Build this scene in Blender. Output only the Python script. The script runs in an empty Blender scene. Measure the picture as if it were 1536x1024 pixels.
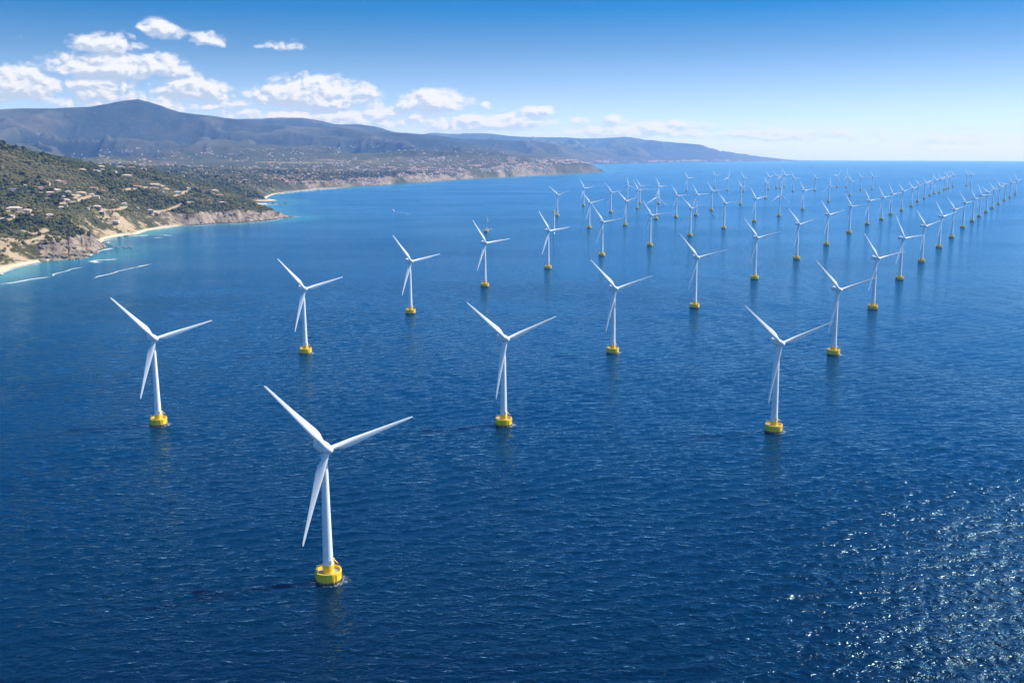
import bpy, bmesh, math, random
import numpy as np
from mathutils import Vector, Matrix

sc = bpy.context.scene
COL = sc.collection
RAD = math.radians
rnd = random.Random(7)
rng = np.random.default_rng(7)

# ------------------------------------------------------------------ camera, sky, sun, exposure
CAM_H = 270.0                # metres above the sea
FPX = 1500.0                 # focal length in pixels of the 1536 px wide photograph
PITCH = 0.18858              # downward pitch, radians
R_EARTH = 6.371e6
cam_d = bpy.data.cameras.new('camera'); cam = bpy.data.objects.new('camera', cam_d); COL.objects.link(cam)
cam_d.sensor_width = 36.0; cam_d.lens = FPX / 1536 * 36; cam_d.clip_start = 1.0; cam_d.clip_end = 300000
cam.location = (0, 0, CAM_H); cam.rotation_euler = (math.pi / 2 - PITCH, 0, 0)
sc.camera = cam
sc.view_settings.view_transform = 'Standard'; sc.view_settings.look = 'None'
sc.view_settings.gamma = 1.0; sc.view_settings.exposure = 1.1
sc.cycles.use_denoising = True
sc.cycles.max_bounces = 6; sc.cycles.diffuse_bounces = 2; sc.cycles.glossy_bounces = 3
sc.cycles.transmission_bounces = 2; sc.cycles.transparent_max_bounces = 8; sc.cycles.volume_bounces = 2
sc.cycles.sample_clamp_indirect = 6.0

SUN_AZ = RAD(73.5)           # clockwise from the view direction (+Y) towards +X
SUN_EL = RAD(49.0)
SUN_DIR = Vector((math.sin(SUN_AZ) * math.cos(SUN_EL), math.cos(SUN_AZ) * math.cos(SUN_EL), math.sin(SUN_EL)))
sun_d = bpy.data.lights.new('sun', 'SUN'); sun = bpy.data.objects.new('sun', sun_d); COL.objects.link(sun)
sun_d.energy = 3.5; sun_d.angle = RAD(0.53); sun_d.color = (1.0, 0.955, 0.88)
sun.rotation_euler = (-SUN_DIR).to_track_quat('-Z', 'Y').to_euler()

def px_dir(u, v):            # photograph pixel -> azimuth, elevation (radians)
    a = (u - 768) / FPX; b = (v - 512) / FPX
    dx = a; dy = math.cos(PITCH) - b * math.sin(PITCH); dz = -math.sin(PITCH) - b * math.cos(PITCH)
    return math.atan2(dx, dy), math.atan2(dz, math.hypot(dx, dy))

class NT:                    # small helper for node trees
    def __init__(s, tree): s.t = tree; s.n = tree.nodes; s.l = tree.links
    def node(s, kind, **kw):
        n = s.n.new(kind)
        for k, v in kw.items(): setattr(n, k, v)
        return n
    def put(s, sock, v):
        if isinstance(v, bpy.types.NodeSocket): s.l.new(v, sock)
        else: sock.default_value = v
    def math(s, op, a, b=0.0, c=None, clamp=False):
        n = s.node('ShaderNodeMath', operation=op); n.use_clamp = clamp
        s.put(n.inputs[0], a); s.put(n.inputs[1], b)
        if c is not None: s.put(n.inputs[2], c)
        return n.outputs[0]
    def mapr(s, v, a, b, c=0.0, d=1.0, smooth=False):
        n = s.node('ShaderNodeMapRange'); n.interpolation_type = 'SMOOTHSTEP' if smooth else 'LINEAR'
        s.put(n.inputs[0], v)
        for i, q in enumerate((a, b, c, d)): s.put(n.inputs[i + 1], q)
        return n.outputs[0]
    def mix(s, f, a, b, blend='MIX'):
        n = s.node('ShaderNodeMix', data_type='RGBA', blend_type=blend)
        s.put(n.inputs[0], f)
        s.put(n.inputs[6], a if isinstance(a, bpy.types.NodeSocket) else (*a, 1))
        s.put(n.inputs[7], b if isinstance(b, bpy.types.NodeSocket) else (*b, 1))
        return n.outputs[2]
    def noise(s, vec, scale, detail=4.0, rough=0.55, dist=0.0, lac=2.0):
        n = s.node('ShaderNodeTexNoise'); s.put(n.inputs['Vector'], vec)
        n.inputs['Scale'].default_value = scale; n.inputs['Detail'].default_value = detail
        n.inputs['Roughness'].default_value = rough; n.inputs['Distortion'].default_value = dist
        n.inputs['Lacunarity'].default_value = lac
        return n.outputs['Fac']
    def xyz(s, x=0.0, y=0.0, z=0.0):
        n = s.node('ShaderNodeCombineXYZ'); s.put(n.inputs[0], x); s.put(n.inputs[1], y); s.put(n.inputs[2], z)
        return n.outputs[0]
    def sep(s, v):
        n = s.node('ShaderNodeSeparateXYZ'); s.put(n.inputs[0], v); return n.outputs
    def attr(s, name):
        return s.node('ShaderNodeAttribute', attribute_name=name).outputs['Fac']

# clouds: (centre u, centre v, half width, half height, strength) measured in the photograph,
# turned into directions of the sky
CLOUDS = [(180, 103, 128, 20, 1.0), (235, 98, 70, 20, .55), (158, 68, 56, 17, .8), (250, 47, 36, 17, .85),
          (313, 61, 28, 12, .75), (36, 62, 14, 8, .35), (425, 70, 44, 11, .55), (25, 132, 66, 28, .95),
          (155, 137, 60, 20, .9), (290, 139, 66, 20, 1.0), (470, 148, 105, 30, 1.1), (480, 134, 60, 22, .6), (548, 138, 28, 13, .6),
          (650, 156, 60, 20, 1.1), (640, 147, 36, 14, .5), (726, 161, 16, 9, .7), (800, 169, 34, 11, .8), (772, 172, 26, 9, .4),
          (852, 160, 8, 4, .3), (925, 181, 24, 9, .75), (868, 183, 34, 10, .5), (1020, 188, 72, 8, .7), (1125, 188, 16, 5, .4),
          (1312, 195, 30, 4, .45), (500, 180, 190, 22, .85), (230, 158, 220, 18, .6), (720, 188, 150, 15, .85),
          (1180, 204, 190, 11, .7), (1450, 211, 180, 9, .6), (960, 198, 150, 13, .8)]

world = bpy.data.worlds.new('World'); sc.world = world; world.use_nodes = True
def build_world():
    D = math.degrees
    g = bpy.data.node_groups.new('cloud_thickness', 'ShaderNodeTree')
    g.interface.new_socket('P', in_out='INPUT', socket_type='NodeSocketVector')
    g.interface.new_socket('H', in_out='OUTPUT', socket_type='NodeSocketFloat')
    t = NT(g); gi = t.node('NodeGroupInput'); go = t.node('NodeGroupOutput')
    P = gi.outputs[0]
    wn = t.node('ShaderNodeTexNoise'); t.put(wn.inputs['Vector'], P)
    wn.inputs['Scale'].default_value = .55; wn.inputs['Detail'].default_value = 3
    wv = t.node('ShaderNodeVectorMath', operation='MULTIPLY_ADD'); t.put(wv.inputs[0], wn.outputs['Color'])
    wv.inputs[1].default_value = (1.5, .5, 0); wv.inputs[2].default_value = (-.75, -.25, 0)
    pw = t.node('ShaderNodeVectorMath', operation='ADD'); t.put(pw.inputs[0], P); t.put(pw.inputs[1], wv.outputs[0])
    x, y, _ = t.sep(pw.outputs[0])
    acc = None
    for (u, v, a, b, s) in CLOUDS:
        az, el = px_dir(u, v); az = D(az); el = D(el); kx = 1500 / 57.3 * 1.0
        ra = a / kx * 1.08; rb = b / kx * 1.38
        dx = t.math('MULTIPLY_ADD', x, 1 / ra, -az / ra)
        dy0 = t.math('MULTIPLY_ADD', y, 1 / rb, -el / rb)
        dy = t.math('MAXIMUM', dy0, t.math('MULTIPLY', dy0, -1.55))     # flatter undersides
        q = t.math('MULTIPLY_ADD', dx, dx, t.math('MULTIPLY', dy, dy))
        h = t.math('MULTIPLY', t.math('SUBTRACT', 1.0, q), s)
        if acc is None: acc = h
        else:
            n = t.node('ShaderNodeMath', operation='SMOOTH_MAX'); t.put(n.inputs[0], acc); t.put(n.inputs[1], h); n.inputs[2].default_value = .25
            acc = n.outputs[0]
    acc = t.math('MAXIMUM', acc, -1.0)
    st = t.node('ShaderNodeVectorMath', operation='MULTIPLY'); t.put(st.inputs[0], pw.outputs[0]); st.inputs[1].default_value = (1, 1.7, 1)
    def billow(scale, sm):
        vo = t.node('ShaderNodeTexVoronoi', voronoi_dimensions='2D', feature='SMOOTH_F1'); t.put(vo.inputs['Vector'], st.outputs[0])
        vo.inputs['Scale'].default_value = scale; vo.inputs['Smoothness'].default_value = sm
        vo.inputs['Detail'].default_value = 1.0; vo.inputs['Roughness'].default_value = .45
        return vo.outputs['Distance']
    b1 = billow(.8, .45); b2 = billow(2.0, .3); b3 = billow(4.6, .3)
    nz = t.noise(st.outputs[0], 1.1, 5, .52)
    h = t.math('MULTIPLY_ADD', b1, -.80, acc)
    h = t.math('MULTIPLY_ADD', b2, -.48, h)
    h = t.math('MULTIPLY_ADD', b3, -.16, h)
    h = t.math('MULTIPLY_ADD', nz, .55, h)
    h = t.math('MULTIPLY_ADD', acc, .75, t.math('ADD', h, .10))
    t.put(go.inputs[0], h)

    w = NT(world.node_tree)
    for n in list(w.n): w.n.remove(n)
    out = w.node('ShaderNodeOutputWorld'); bg = w.node('ShaderNodeBackground')
    tc = w.node('ShaderNodeTexCoord')
    X, Y, Z = w.sep(tc.outputs['Generated'])
    # clear air: the sky's colours are met sooner above the horizon than over a hazy city
    up = w.math('MULTIPLY_ADD', w.math('MAXIMUM', Z, 0.0), SKY_STRETCH, w.math('MINIMUM', Z, 0.0))
    sky = w.node('ShaderNodeTexSky', sky_type='NISHITA'); sky.sun_disc = False
    sky.sun_elevation = SUN_EL; sky.sun_rotation = SUN_AZ; sky.altitude = 300
    sky.air_density = 1.0; sky.dust_density = .35; sky.ozone_density = 2.2
    nv = w.node('ShaderNodeVectorMath', operation='NORMALIZE'); w.put(nv.inputs[0], w.xyz(X, Y, up))
    w.put(sky.inputs[0], nv.outputs[0])
    hs = w.node('ShaderNodeHueSaturation'); el0 = w.math('MULTIPLY', w.math('ARCSINE', Z), 57.29578); w.put(hs.inputs['Saturation'], w.mapr(el0, 0.0, 9.0, SKY_SAT[0], SKY_SAT[1])); w.put(hs.inputs['Value'], w.math('MULTIPLY', w.mapr(el0, 0.0, 5.5, SKY_VAL[0], SKY_VAL[1]), w.math('MULTIPLY', w.mapr(el0, 8.0, 16.0, 1.0, SKY_VAL[2]), w.mapr(el0, 18.0, 42.0, 1.0, .72))))  # extra brightness added to the sky above the view, to lift the sea's reflection
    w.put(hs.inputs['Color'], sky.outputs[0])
    az = w.math('MULTIPLY', w.math('ARCTAN2', X, Y), 57.29578)
    el = w.math('MULTIPLY', w.math('ARCSINE', Z), 57.29578)
    g1 = w.node('ShaderNodeGroup'); g1.node_tree = g; w.put(g1.inputs[0], w.xyz(az, el))
    g2 = w.node('ShaderNodeGroup'); g2.node_tree = g; w.put(g2.inputs[0], w.xyz(w.math('ADD', az, .2), w.math('ADD', el, .27)))
    h1 = g1.outputs[0]; h2 = g2.outputs[0]
    alpha = w.mapr(h1, -.12, .74, 0, 1, True)
    alpha = w.math('MULTIPLY', alpha, w.mapr(el, -.3, 1.2, .35, 1.0))
    lit = w.mapr(w.math('SUBTRACT', h1, h2), -.28, .42, 0, 1, True)
    ccol = w.mix(lit, CLOUD_DARK, CLOUD_LIGHT)
    low = w.mapr(el0, -1.0, 6.0, 1.0, 0.0, True)
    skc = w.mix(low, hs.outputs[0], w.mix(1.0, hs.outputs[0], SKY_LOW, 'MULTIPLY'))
    col = w.mix(w.math('MULTIPLY', alpha, .97), skc, ccol)
    col = w.mix(w.mapr(el0, -.6, 3.0, 1.0, 0.0, True), col, w.mix(1.0, col, (.92, 1.0, 1.58), 'MULTIPLY'))
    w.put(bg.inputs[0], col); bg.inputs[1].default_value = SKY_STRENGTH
    w.put(out.inputs[0], bg.outputs[0])
    world.cycles.sampling_method = 'MANUAL'; world.cycles.sample_map_resolution = 512
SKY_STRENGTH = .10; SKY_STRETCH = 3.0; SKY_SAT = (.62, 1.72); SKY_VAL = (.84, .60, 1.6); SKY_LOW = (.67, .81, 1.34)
CLOUD_DARK = (2.3, 2.7, 3.4); CLOUD_LIGHT = (4.45, 4.6, 5.0)
build_world()

# ------------------------------------------------------------------ helpers
def drop(x, y): return (x * x + y * y) / (2 * R_EARTH)      # the curve of the earth
def ground(u, v, z=0.0):     # photograph pixel -> point on the sea (or on a level z above it)
    az, el = px_dir(u, v); t = -math.tan(el); d = 1000.0
    for _ in range(60): d = (CAM_H - z + d * d / 2 / R_EARTH) / t
    return Vector((math.sin(az) * d, math.cos(az) * d, z - d * d / 2 / R_EARTH))

def tag(o, label=None, cat=None, group=None, kind=None):
    if label: o['label'] = label
    if cat: o['category'] = cat
    if group: o['group'] = group
    if kind: o['kind'] = kind
    return o
def link(name, me, parent=None):
    o = bpy.data.objects.new(name, me); COL.objects.link(o)
    if parent: o.parent = parent
    return o
def empty(name, loc, rz=0.0):
    o = bpy.data.objects.new(name, None); COL.objects.link(o); o.location = loc; o.rotation_euler = (0, 0, rz)
    o.empty_display_size = 2; return o
def mesh_np(name, V, F, mats, attrs=None, smooth=True, mat_idx=None):
    V = np.asarray(V, np.float32); F = np.asarray(F, np.int32); k = F.shape[1]
    me = bpy.data.meshes.new(name)
    me.vertices.add(len(V)); me.vertices.foreach_set('co', V.ravel())
    me.loops.add(F.size); me.loops.foreach_set('vertex_index', F.ravel())
    me.polygons.add(len(F)); me.polygons.foreach_set('loop_start', np.arange(0, F.size, k, dtype=np.int32))
    me.polygons.foreach_set('use_smooth', np.full(len(F), smooth))
    if mat_idx is not None: me.polygons.foreach_set('material_index', np.asarray(mat_idx, np.int32))
    for a, val in (attrs or {}).items():
        at = me.attributes.new(a, 'FLOAT', 'POINT'); at.data.foreach_set('value', np.asarray(val, np.float32))
    for m in (mats if isinstance(mats, (list, tuple)) else [mats]): me.materials.append(m)
    me.update(calc_edges=True); me.validate(); return me
def bm_mesh(name, bm, mats, smooth=False, auto=None):
    bmesh.ops.recalc_face_normals(bm, faces=bm.faces)
    me = bpy.data.meshes.new(name); bm.to_mesh(me); bm.free()
    for m in (mats if isinstance(mats, (list, tuple)) else [mats]): me.materials.append(m)
    me.polygons.foreach_set('use_smooth', [smooth] * len(me.polygons))
    if auto: me.set_sharp_from_angle(angle=RAD(auto))
    return me
def box(bm, cx, cy, cz, sx, sy, sz, bevel=0.0, rz=0.0, mi=0):
    r = bmesh.ops.create_cube(bm, size=1.0); vs = r['verts']
    bmesh.ops.scale(bm, vec=(sx, sy, sz), verts=vs)
    if rz: bmesh.ops.rotate(bm, verts=vs, cent=(0, 0, 0), matrix=Matrix.Rotation(rz, 3, 'Z'))
    bmesh.ops.translate(bm, vec=(cx, cy, cz), verts=vs)
    fs = {f for v in vs for f in v.link_faces}
    for f in fs: f.material_index = mi
    if bevel: bmesh.ops.bevel(bm, geom=list({e for v in vs for e in v.link_edges}), offset=bevel, segments=2, affect='EDGES')
def lathe(bm, prof, n=24, cx=0, cy=0, mi=0, phase=0.0):
    rings = []
    for r, z in prof:
        rings.append([bm.verts.new((cx + r * math.cos(2 * math.pi * i / n + phase), cy + r * math.sin(2 * math.pi * i / n + phase), z)) for i in range(n)])
    for a, b in zip(rings, rings[1:]):
        for i in range(n):
            f = bm.faces.new((a[i], a[(i + 1) % n], b[(i + 1) % n], b[i])); f.material_index = mi
    return rings
def tube(bm, p0, p1, r0, r1=None, n=8, mi=0, caps=True):
    r1 = r0 if r1 is None else r1; p0 = Vector(p0); p1 = Vector(p1)
    q = (p1 - p0).to_track_quat('Z', 'Y'); rings = []
    for p, r in ((p0, r0), (p1, r1)):
        rings.append([bm.verts.new(p + q @ Vector((r * math.cos(2 * math.pi * i / n), r * math.sin(2 * math.pi * i / n), 0))) for i in range(n)])
    for i in range(n): bm.faces.new((rings[0][i], rings[0][(i + 1) % n], rings[1][(i + 1) % n], rings[1][i])).material_index = mi
    if caps:
        bm.faces.new(rings[0][::-1]).material_index = mi; bm.faces.new(rings[1]).material_index = mi

# ---- numpy noise
def vnoise(x, y, seed=0):
    xi = np.floor(x).astype(np.int64); yi = np.floor(y).astype(np.int64)
    fx = (x - xi); fy = (y - yi)
    fx = fx * fx * fx * (fx * (fx * 6 - 15) + 10); fy = fy * fy * fy * (fy * (fy * 6 - 15) + 10)
    def h(a, b):
        n = (a * 374761393 + b * 668265263 + seed * 144665 + 1013904223) & 0xFFFFFFFF
        n = ((n ^ (n >> 13)) * 1274126177) & 0xFFFFFFFF
        n = ((n ^ (n >> 16)) * 2246822519) & 0xFFFFFFFF
        return ((n ^ (n >> 15)) & 0xFFFFFF) / float(0xFFFFFF)
    a = h(xi, yi); b = h(xi + 1, yi); c = h(xi, yi + 1); d = h(xi + 1, yi + 1)
    return ((a * (1 - fx) + b * fx) * (1 - fy) + (c * (1 - fx) + d * fx) * fy) * 2 - 1
def fbm(x, y, lam, octs=4, seed=0, gain=.5):
    s = 0; a = 1; n = 0
    for i in range(octs):
        s = s + a * vnoise(x / lam + 13.7 * i, y / lam - 7.1 * i, seed + i); n += a; a *= gain; lam /= 2.03
    return s / n
def ridged(x, y, lam, octs=5, seed=0, gain=.52):
    s = 0; a = 1; n = 0; w = 1.0
    for i in range(octs):
        r = 1 - np.abs(vnoise(x / lam + 31.7 * i, y / lam + 5.3 * i, seed + i) * 1.35); r = np.clip(r, 0, 1) ** 2
        s = s + a * r * w; n += a; w = np.clip(r * 1.4, 0, 1); a *= gain; lam /= 2.05
    return s / n
def sstep(x, a, b):
    t = np.clip((x - a) / (b - a), 0, 1); return t * t * (3 - 2 * t)

# ------------------------------------------------------------------ materials
def principled(name, color=(.8, .8, .8), rough=.5, metal=0.0):
    m = bpy.data.materials.new(name); m.use_nodes = True; t = NT(m.node_tree)
    p = m.node_tree.nodes['Principled BSDF']
    p.inputs['Base Color'].default_value = (*color, 1); p.inputs['Roughness'].default_value = rough; p.inputs['Metallic'].default_value = metal
    return m, t, p
def painted(name, color, dark, scale, amount=.35, rough=.4):
    m, t, p = principled(name, color, rough)
    tc = t.node('ShaderNodeTexCoord').outputs['Object']
    n = t.noise(tc, scale, 5, .6)
    c = t.mix(t.math('MULTIPLY', t.mapr(n, .45, .8), amount), color, dark)
    t.put(p.inputs['Base Color'], c); t.put(p.inputs['Roughness'], t.mapr(n, .3, .7, rough - .08, rough + .12))
    return m
M_white = painted('turbine_white', (.80, .81, .82), (.55, .54, .50), .12, .35, .38)
M_blade = painted('blade_white', (.82, .83, .84), (.62, .61, .58), .2, .25, .33)
def yellow_mat():
    m, t, p = principled('safety_yellow', (.8, .5, .01), .42)
    tc = t.node('ShaderNodeTexCoord').outputs['Object']; x, y, z = t.sep(tc)
    n = t.noise(tc, .5, 5, .65); st = t.node('ShaderNodeVectorMath', operation='MULTIPLY'); t.put(st.inputs[0], tc); st.inputs[1].default_value = (1.3, 1.3, .12)
    streak = t.noise(st.outputs[0], 1.0, 4, .6)
    c = t.mix(t.math('MULTIPLY', t.mapr(streak, .52, .72), .45), (.93, .60, .008), (.50, .26, .02))     # rust runs
    c = t.mix(t.math('MULTIPLY', t.mapr(n, .5, .8), .3), c, (.6, .42, .1))
    wet = t.mapr(t.math('ADD', z, t.math('MULTIPLY', n, -1.2)), .6, 1.9, 1, 0)
    c = t.mix(wet, c, (.06, .06, .03))                                                                 # weed at the waterline
    t.put(p.inputs['Base Color'], c); return m
M_yellow = yellow_mat()
M_dark = principled('dark_steel', (.08, .085, .09), .5, .3)[0]
M_deck = painted('deck_grey', (.30, .29, .26), (.16, .15, .13), .6, .5, .7)

# ------------------------------------------------------------------ the lie of the land
COAST = [  # photograph pixels along the waterline, and how many metres inland the shore takes to rise
 (-900, 640, 120), (-420, 500, 120), (-150, 440, 150), (0, 411.6, 260), (21, 402, 260), (43, 397, 200), (64, 392.3, 90), (97, 389.5, 60), (124, 388, 55), (133, 382.6, 55),
 (150, 375, 40), (160, 372, 45), (150, 366.5, 80), (157, 359, 120), (172, 355.8, 120), (189, 352.6, 110), (206, 351.5, 90), (221, 346, 90),
 (245, 342, 90), (270, 338.7, 70), (290, 337.9, 40), (326, 335.4, 30), (353, 334.6, 28), (378, 332.9, 30), (399, 331, 35), (419, 328, 45), (435, 325.3, 60),
 (428, 322.5, 60), (415, 318.5, 60), (400, 312, 80), (387, 307.6, 110), (386, 306.6, 90), (403, 306.4, 140), (405, 305.6, 140), (384, 304.6, 120), (378, 301.6, 140), (400, 301.6, 200), (417, 300.8, 220), (412, 299.6, 220), (399, 298, 120), (404, 294.5, 80),
 (412, 291.4, 80), (434.7, 287.8, 68), (453, 286.5, 78), (478, 284, 78), (497, 282.9, 68), (518, 281, 48), (544, 279.2, 38), (571, 278, 34),
 (599, 276, 34), (626, 274.3, 34), (650, 273, 38), (674, 270.4, 38), (721, 267.7, 48), (764, 265.3, 48), (799, 264.2, 48), (838, 261.8, 58), (877, 259.8, 58), (904, 258.4, 68),
 (906, 257.2, 150), (898, 253, 200), (886, 248.4, 300), (889, 246.6, 400), (914, 246.4, 500), (945, 245.6, 500), (976, 244.8, 600), (1007, 244.0, 600), (1054, 243.1, 700),
 (1087, 242.9, 700), (1134, 242.3, 800), (1180, 241.7, 900), (1214, 241.3, 900)]
cpts = [ground(u, v) for u, v, w in COAST]
cxy = [(p.x, p.y) for p in cpts]; cw = [w for *_, w in COAST]
def polar(u, r):             # image column at the horizon, range -> world
    a = math.atan((u - 768) * math.cos(PITCH) / FPX); return (math.sin(a) * r, math.cos(a) * r)
last = math.hypot(*cxy[-1])
poly = cxy + [polar(1216, last + 2500), polar(1100, last + 6000), polar(600, 60000), polar(-800, 60000), (-60000, 3000)]
pw = cw + [900] * 5
def sdf(x, y, P, W=None):
    best = np.full(x.shape, 1e18, np.float64); w = np.full(x.shape, 100.0); ins = np.zeros(x.shape, bool)
    n = len(P)
    for i in range(n):
        ax, ay = P[i]; bx, by = P[(i + 1) % n]
        ex, ey = bx - ax, by - ay; L2 = ex * ex + ey * ey
        t = np.clip(((x - ax) * ex + (y - ay) * ey) / L2, 0, 1)
        d = (x - ax - t * ex) ** 2 + (y - ay - t * ey) ** 2
        m = d < best; best = np.where(m, d, best)
        if W is not None: w = np.where(m, W[i] + (W[(i + 1) % n] - W[i]) * t, w)
        c = (ay > y) != (by > y)
        if ey != 0: ins ^= c & (x < ex * (y - ay) / ey + ax)
    return np.where(ins, 1, -1) * np.sqrt(best), w

UC = np.array([-700, -200, 0, 100, 200, 260, 300, 350, 400, 440, 520], float)
RN = np.array([1.6, 2.3, 2.8, 3.3, 3.7, 4.2, 4.8, 5.4, 6.2], float) * 1000
HN = np.array([[30, 60, 120, 200, 280, 380, 360, 260, 170], [10, 20, 70, 140, 220, 330, 320, 230, 150], [4, 12, 48, 108, 170, 283, 275, 190, 120],
               [4, 8, 26, 72, 125, 215, 232, 180, 115], [4, 6, 10, 20, 48, 108, 178, 190, 125], [4, 6, 8, 10, 22, 72, 128, 138, 115],
               [6, 6, 6, 12, 42, 54, 76, 88, 90], [8, 8, 8, 18, 44, 50, 54, 58, 68], [6, 6, 6, 10, 20, 24, 22, 18, 38], [4, 4, 4, 4, 4, 8, 10, 12, 34], [4, 4, 4, 4, 4, 6, 8, 10, 30]], float)
def yh(pairs, r):            # skyline given in photograph pixels at a range -> heights over columns
    us = np.array([p[0] for p in pairs], float); out = []
    for u, v in pairs:
        el = px_dir(u, v)[1]; out.append(max(6.0, CAM_H + r * r / 2 / R_EARTH + r * math.tan(el)))
    return us, np.array(out)
LAY = [(7500, yh([(-700, 258), (0, 262), (300, 266), (400, 269), (470, 271), (520, 275), (1300, 280)], 7500)),
       (9500, yh([(-700, 248), (0, 251), (200, 252), (300, 255), (400, 257), (500, 258), (600, 259), (700, 264), (1300, 268)], 9500)),
       (11500, yh([(-700, 232), (0, 236), (200, 239), (300, 243), (400, 241), (500, 241), (600, 243), (700, 246), (800, 248), (850, 249), (880, 250.5), (905, 255), (930, 262), (1300, 262)], 11500)),
       (13500, yh([(-700, 205), (0, 213), (100, 216), (200, 221), (250, 214), (295, 208), (340, 214), (400, 222), (450, 219), (500, 220), (560, 222), (600, 213), (650, 207), (690, 212), (740, 223), (800, 237), (850, 243), (890, 248), (930, 253), (1300, 255)], 13500)),
       (15000, yh([(-700, 200), (0, 198), (100, 193), (200, 192), (280, 200), (330, 204), (400, 206), (500, 209), (600, 214), (680, 218), (740, 226), (800, 238), (880, 246), (1300, 250)], 15000)),
       (17500, yh([(-700, 172), (-300, 170), (0, 165), (50, 164), (100, 162), (150, 158), (190, 152.5), (213, 150), (235, 156.5), (270, 169), (310, 176), (350, 179), (400, 187), (450, 190), (500, 193), (545, 196), (600, 200), (631, 203), (682, 209), (721, 217), (760, 225), (800, 234), (850, 241), (890, 245), (950, 249), (1300, 249)], 17500)),
       (19800, yh([(-700, 200), (0, 190), (400, 195), (600, 212), (760, 226), (850, 237), (900, 244), (1000, 246.5), (1300, 247)], 19800)),
       (22500, yh([(-700, 190), (200, 186), (300, 182), (350, 178), (400, 177), (455, 175.5), (506, 184), (557, 190), (623, 199.5), (690, 208), (760, 213), (799, 212), (838, 218), (870, 224), (916, 230), (960, 238), (1000, 243), (1100, 245), (1300, 246)], 22500)),
       (26000, yh([(-700, 200), (400, 200), (600, 209), (740, 212), (860, 220), (940, 224), (1000, 229), (1060, 234), (1120, 240), (1180, 242), (1300, 243)], 26000)),
       (36000, yh([(-700, 200), (500, 202), (600, 205), (647, 199), (682, 202), (740, 201), (780, 204), (858, 207), (897, 209), (936, 205), (970, 210), (1050, 217), (1100, 224), (1150, 233), (1180, 237), (1215, 239.5), (1300, 242)], 36000)),
       (43000, yh([(-700, 210), (700, 214), (1000, 222), (1080, 228), (1150, 232), (1200, 237), (1220, 239.5), (1300, 241)], 43000)),
       (47500, yh([(-700, 215), (900, 226), (1100, 235), (1200, 239), (1500, 240)], 47500)),
       (56000, yh([(-700, 215), (900, 224), (950, 222), (1000, 217), (1050, 219), (1100, 221), (1150, 224), (1200, 226), (1260, 222), (1300, 227), (1330, 230), (1420, 237), (1455, 240)], 56000)),
       (62000, yh([(-700, 235), (1500, 242)], 62000))]
def interior(x, y):
    r = np.hypot(x, y); u = 768 + FPX / math.cos(PITCH) * x / np.maximum(y, 1.0)
    u = np.clip(u, -700, 1500)
    rows = []; rk = []
    for j in range(len(RN)): rows.append(np.interp(u, UC, HN[:, j])); rk.append(RN[j])
    for R, (us, hs) in LAY: rows.append(np.interp(u, us, hs)); rk.append(R)
    out = rows[0].copy()
    for k in range(len(rk) - 1):
        t = np.clip((r - rk[k]) / (rk[k + 1] - rk[k]), 0, 1)
        if k >= len(RN) - 1: t = t * t * (3 - 2 * t) * .6 + t * .4
        out = np.where(r >= rk[k], rows[k] * (1 - t) + rows[k + 1] * t, out)
    return out
def land(x, y, full=False):
    x = np.asarray(x, np.float64); y = np.asarray(y, np.float64); r = np.hypot(x, y)
    sd, w = sdf(x, y, poly, pw)
    sd = sd + fbm(x, y, 420, 4, 95) * 75 * sstep(r, 6600, 8000) * sstep(r, 20000, 14000)
    amp = np.clip(r / 4500, .5, 6)
    sd0 = sd
    cl = sstep(w, 95, 35)                                       # 1 on cliffs, 0 on beaches
    wig = fbm(x, y, 90 * amp, 3, 3) * 9 * amp + cl * (ridged(x, y, 95 * amp, 3, 5) - .35) * 66 * amp
    sdn = sd + wig * sstep(sd, 1, 45 * amp)
    hi = interior(x, y)
    f = np.clip(sdn / (w * amp ** .5), 0, None)
    prof = np.where(f < 1, f * (1 - cl) * .75 + cl * np.sqrt(np.clip(f, 0, 1)) * .95 + (1 - cl) * .25 * f * f, 1)
    mount = sstep(hi, 120, 420)
    wx = fbm(x, y, 2600, 3, 51) * 700; wy = fbm(x, y, 2600, 3, 61) * 700
    rg = ridged(x + wx, y + wy, 1500, 5, 21, .48)
    rg2 = ridged(x + wx * .5, y + wy * .5, 640, 3, 27, .42)
    crest = np.maximum.reduce([np.exp(-((r - q) / (q * .05)) ** 2) for q in (17500., 22500., 36000., 56000.)])
    h = hi * (1 + (1 - crest) * mount * sstep(r, 7500, 11000) * (-.60 * (1 - sstep(rg, .05, .72)) - .16 * (1 - sstep(rg2, .1, .75))))
    h = h + crest * mount * fbm(x, y, 1300, 5, 33) * 46
    near = sstep(r, 7500, 5200)
    h = h + (fbm(x, y, 420, 4, 41) * 15 * near + fbm(x, y, 800, 5, 43) * 44 * (1 - near) * sstep(hi, 20, 130)) * np.clip(f * .7, 0, 1)
    h = h + fbm(x, y, 60, 3, 47) * 2.2 * near * np.clip(f, 0, 1)
    h = np.maximum(h, 3.0)
    H = np.where(sd > 0, h * prof + np.clip(sd, 0, 12) * .06, np.maximum(sd * .08, -6))
    H = H + cl * np.clip(f, 0, 1) * sstep(f, 1.6, .6) * (ridged(x, y, 40 * amp, 4, 71) - .4) * 30
    if full: return H, sd0, w, cl, f, hi, rg
    return H

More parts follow.
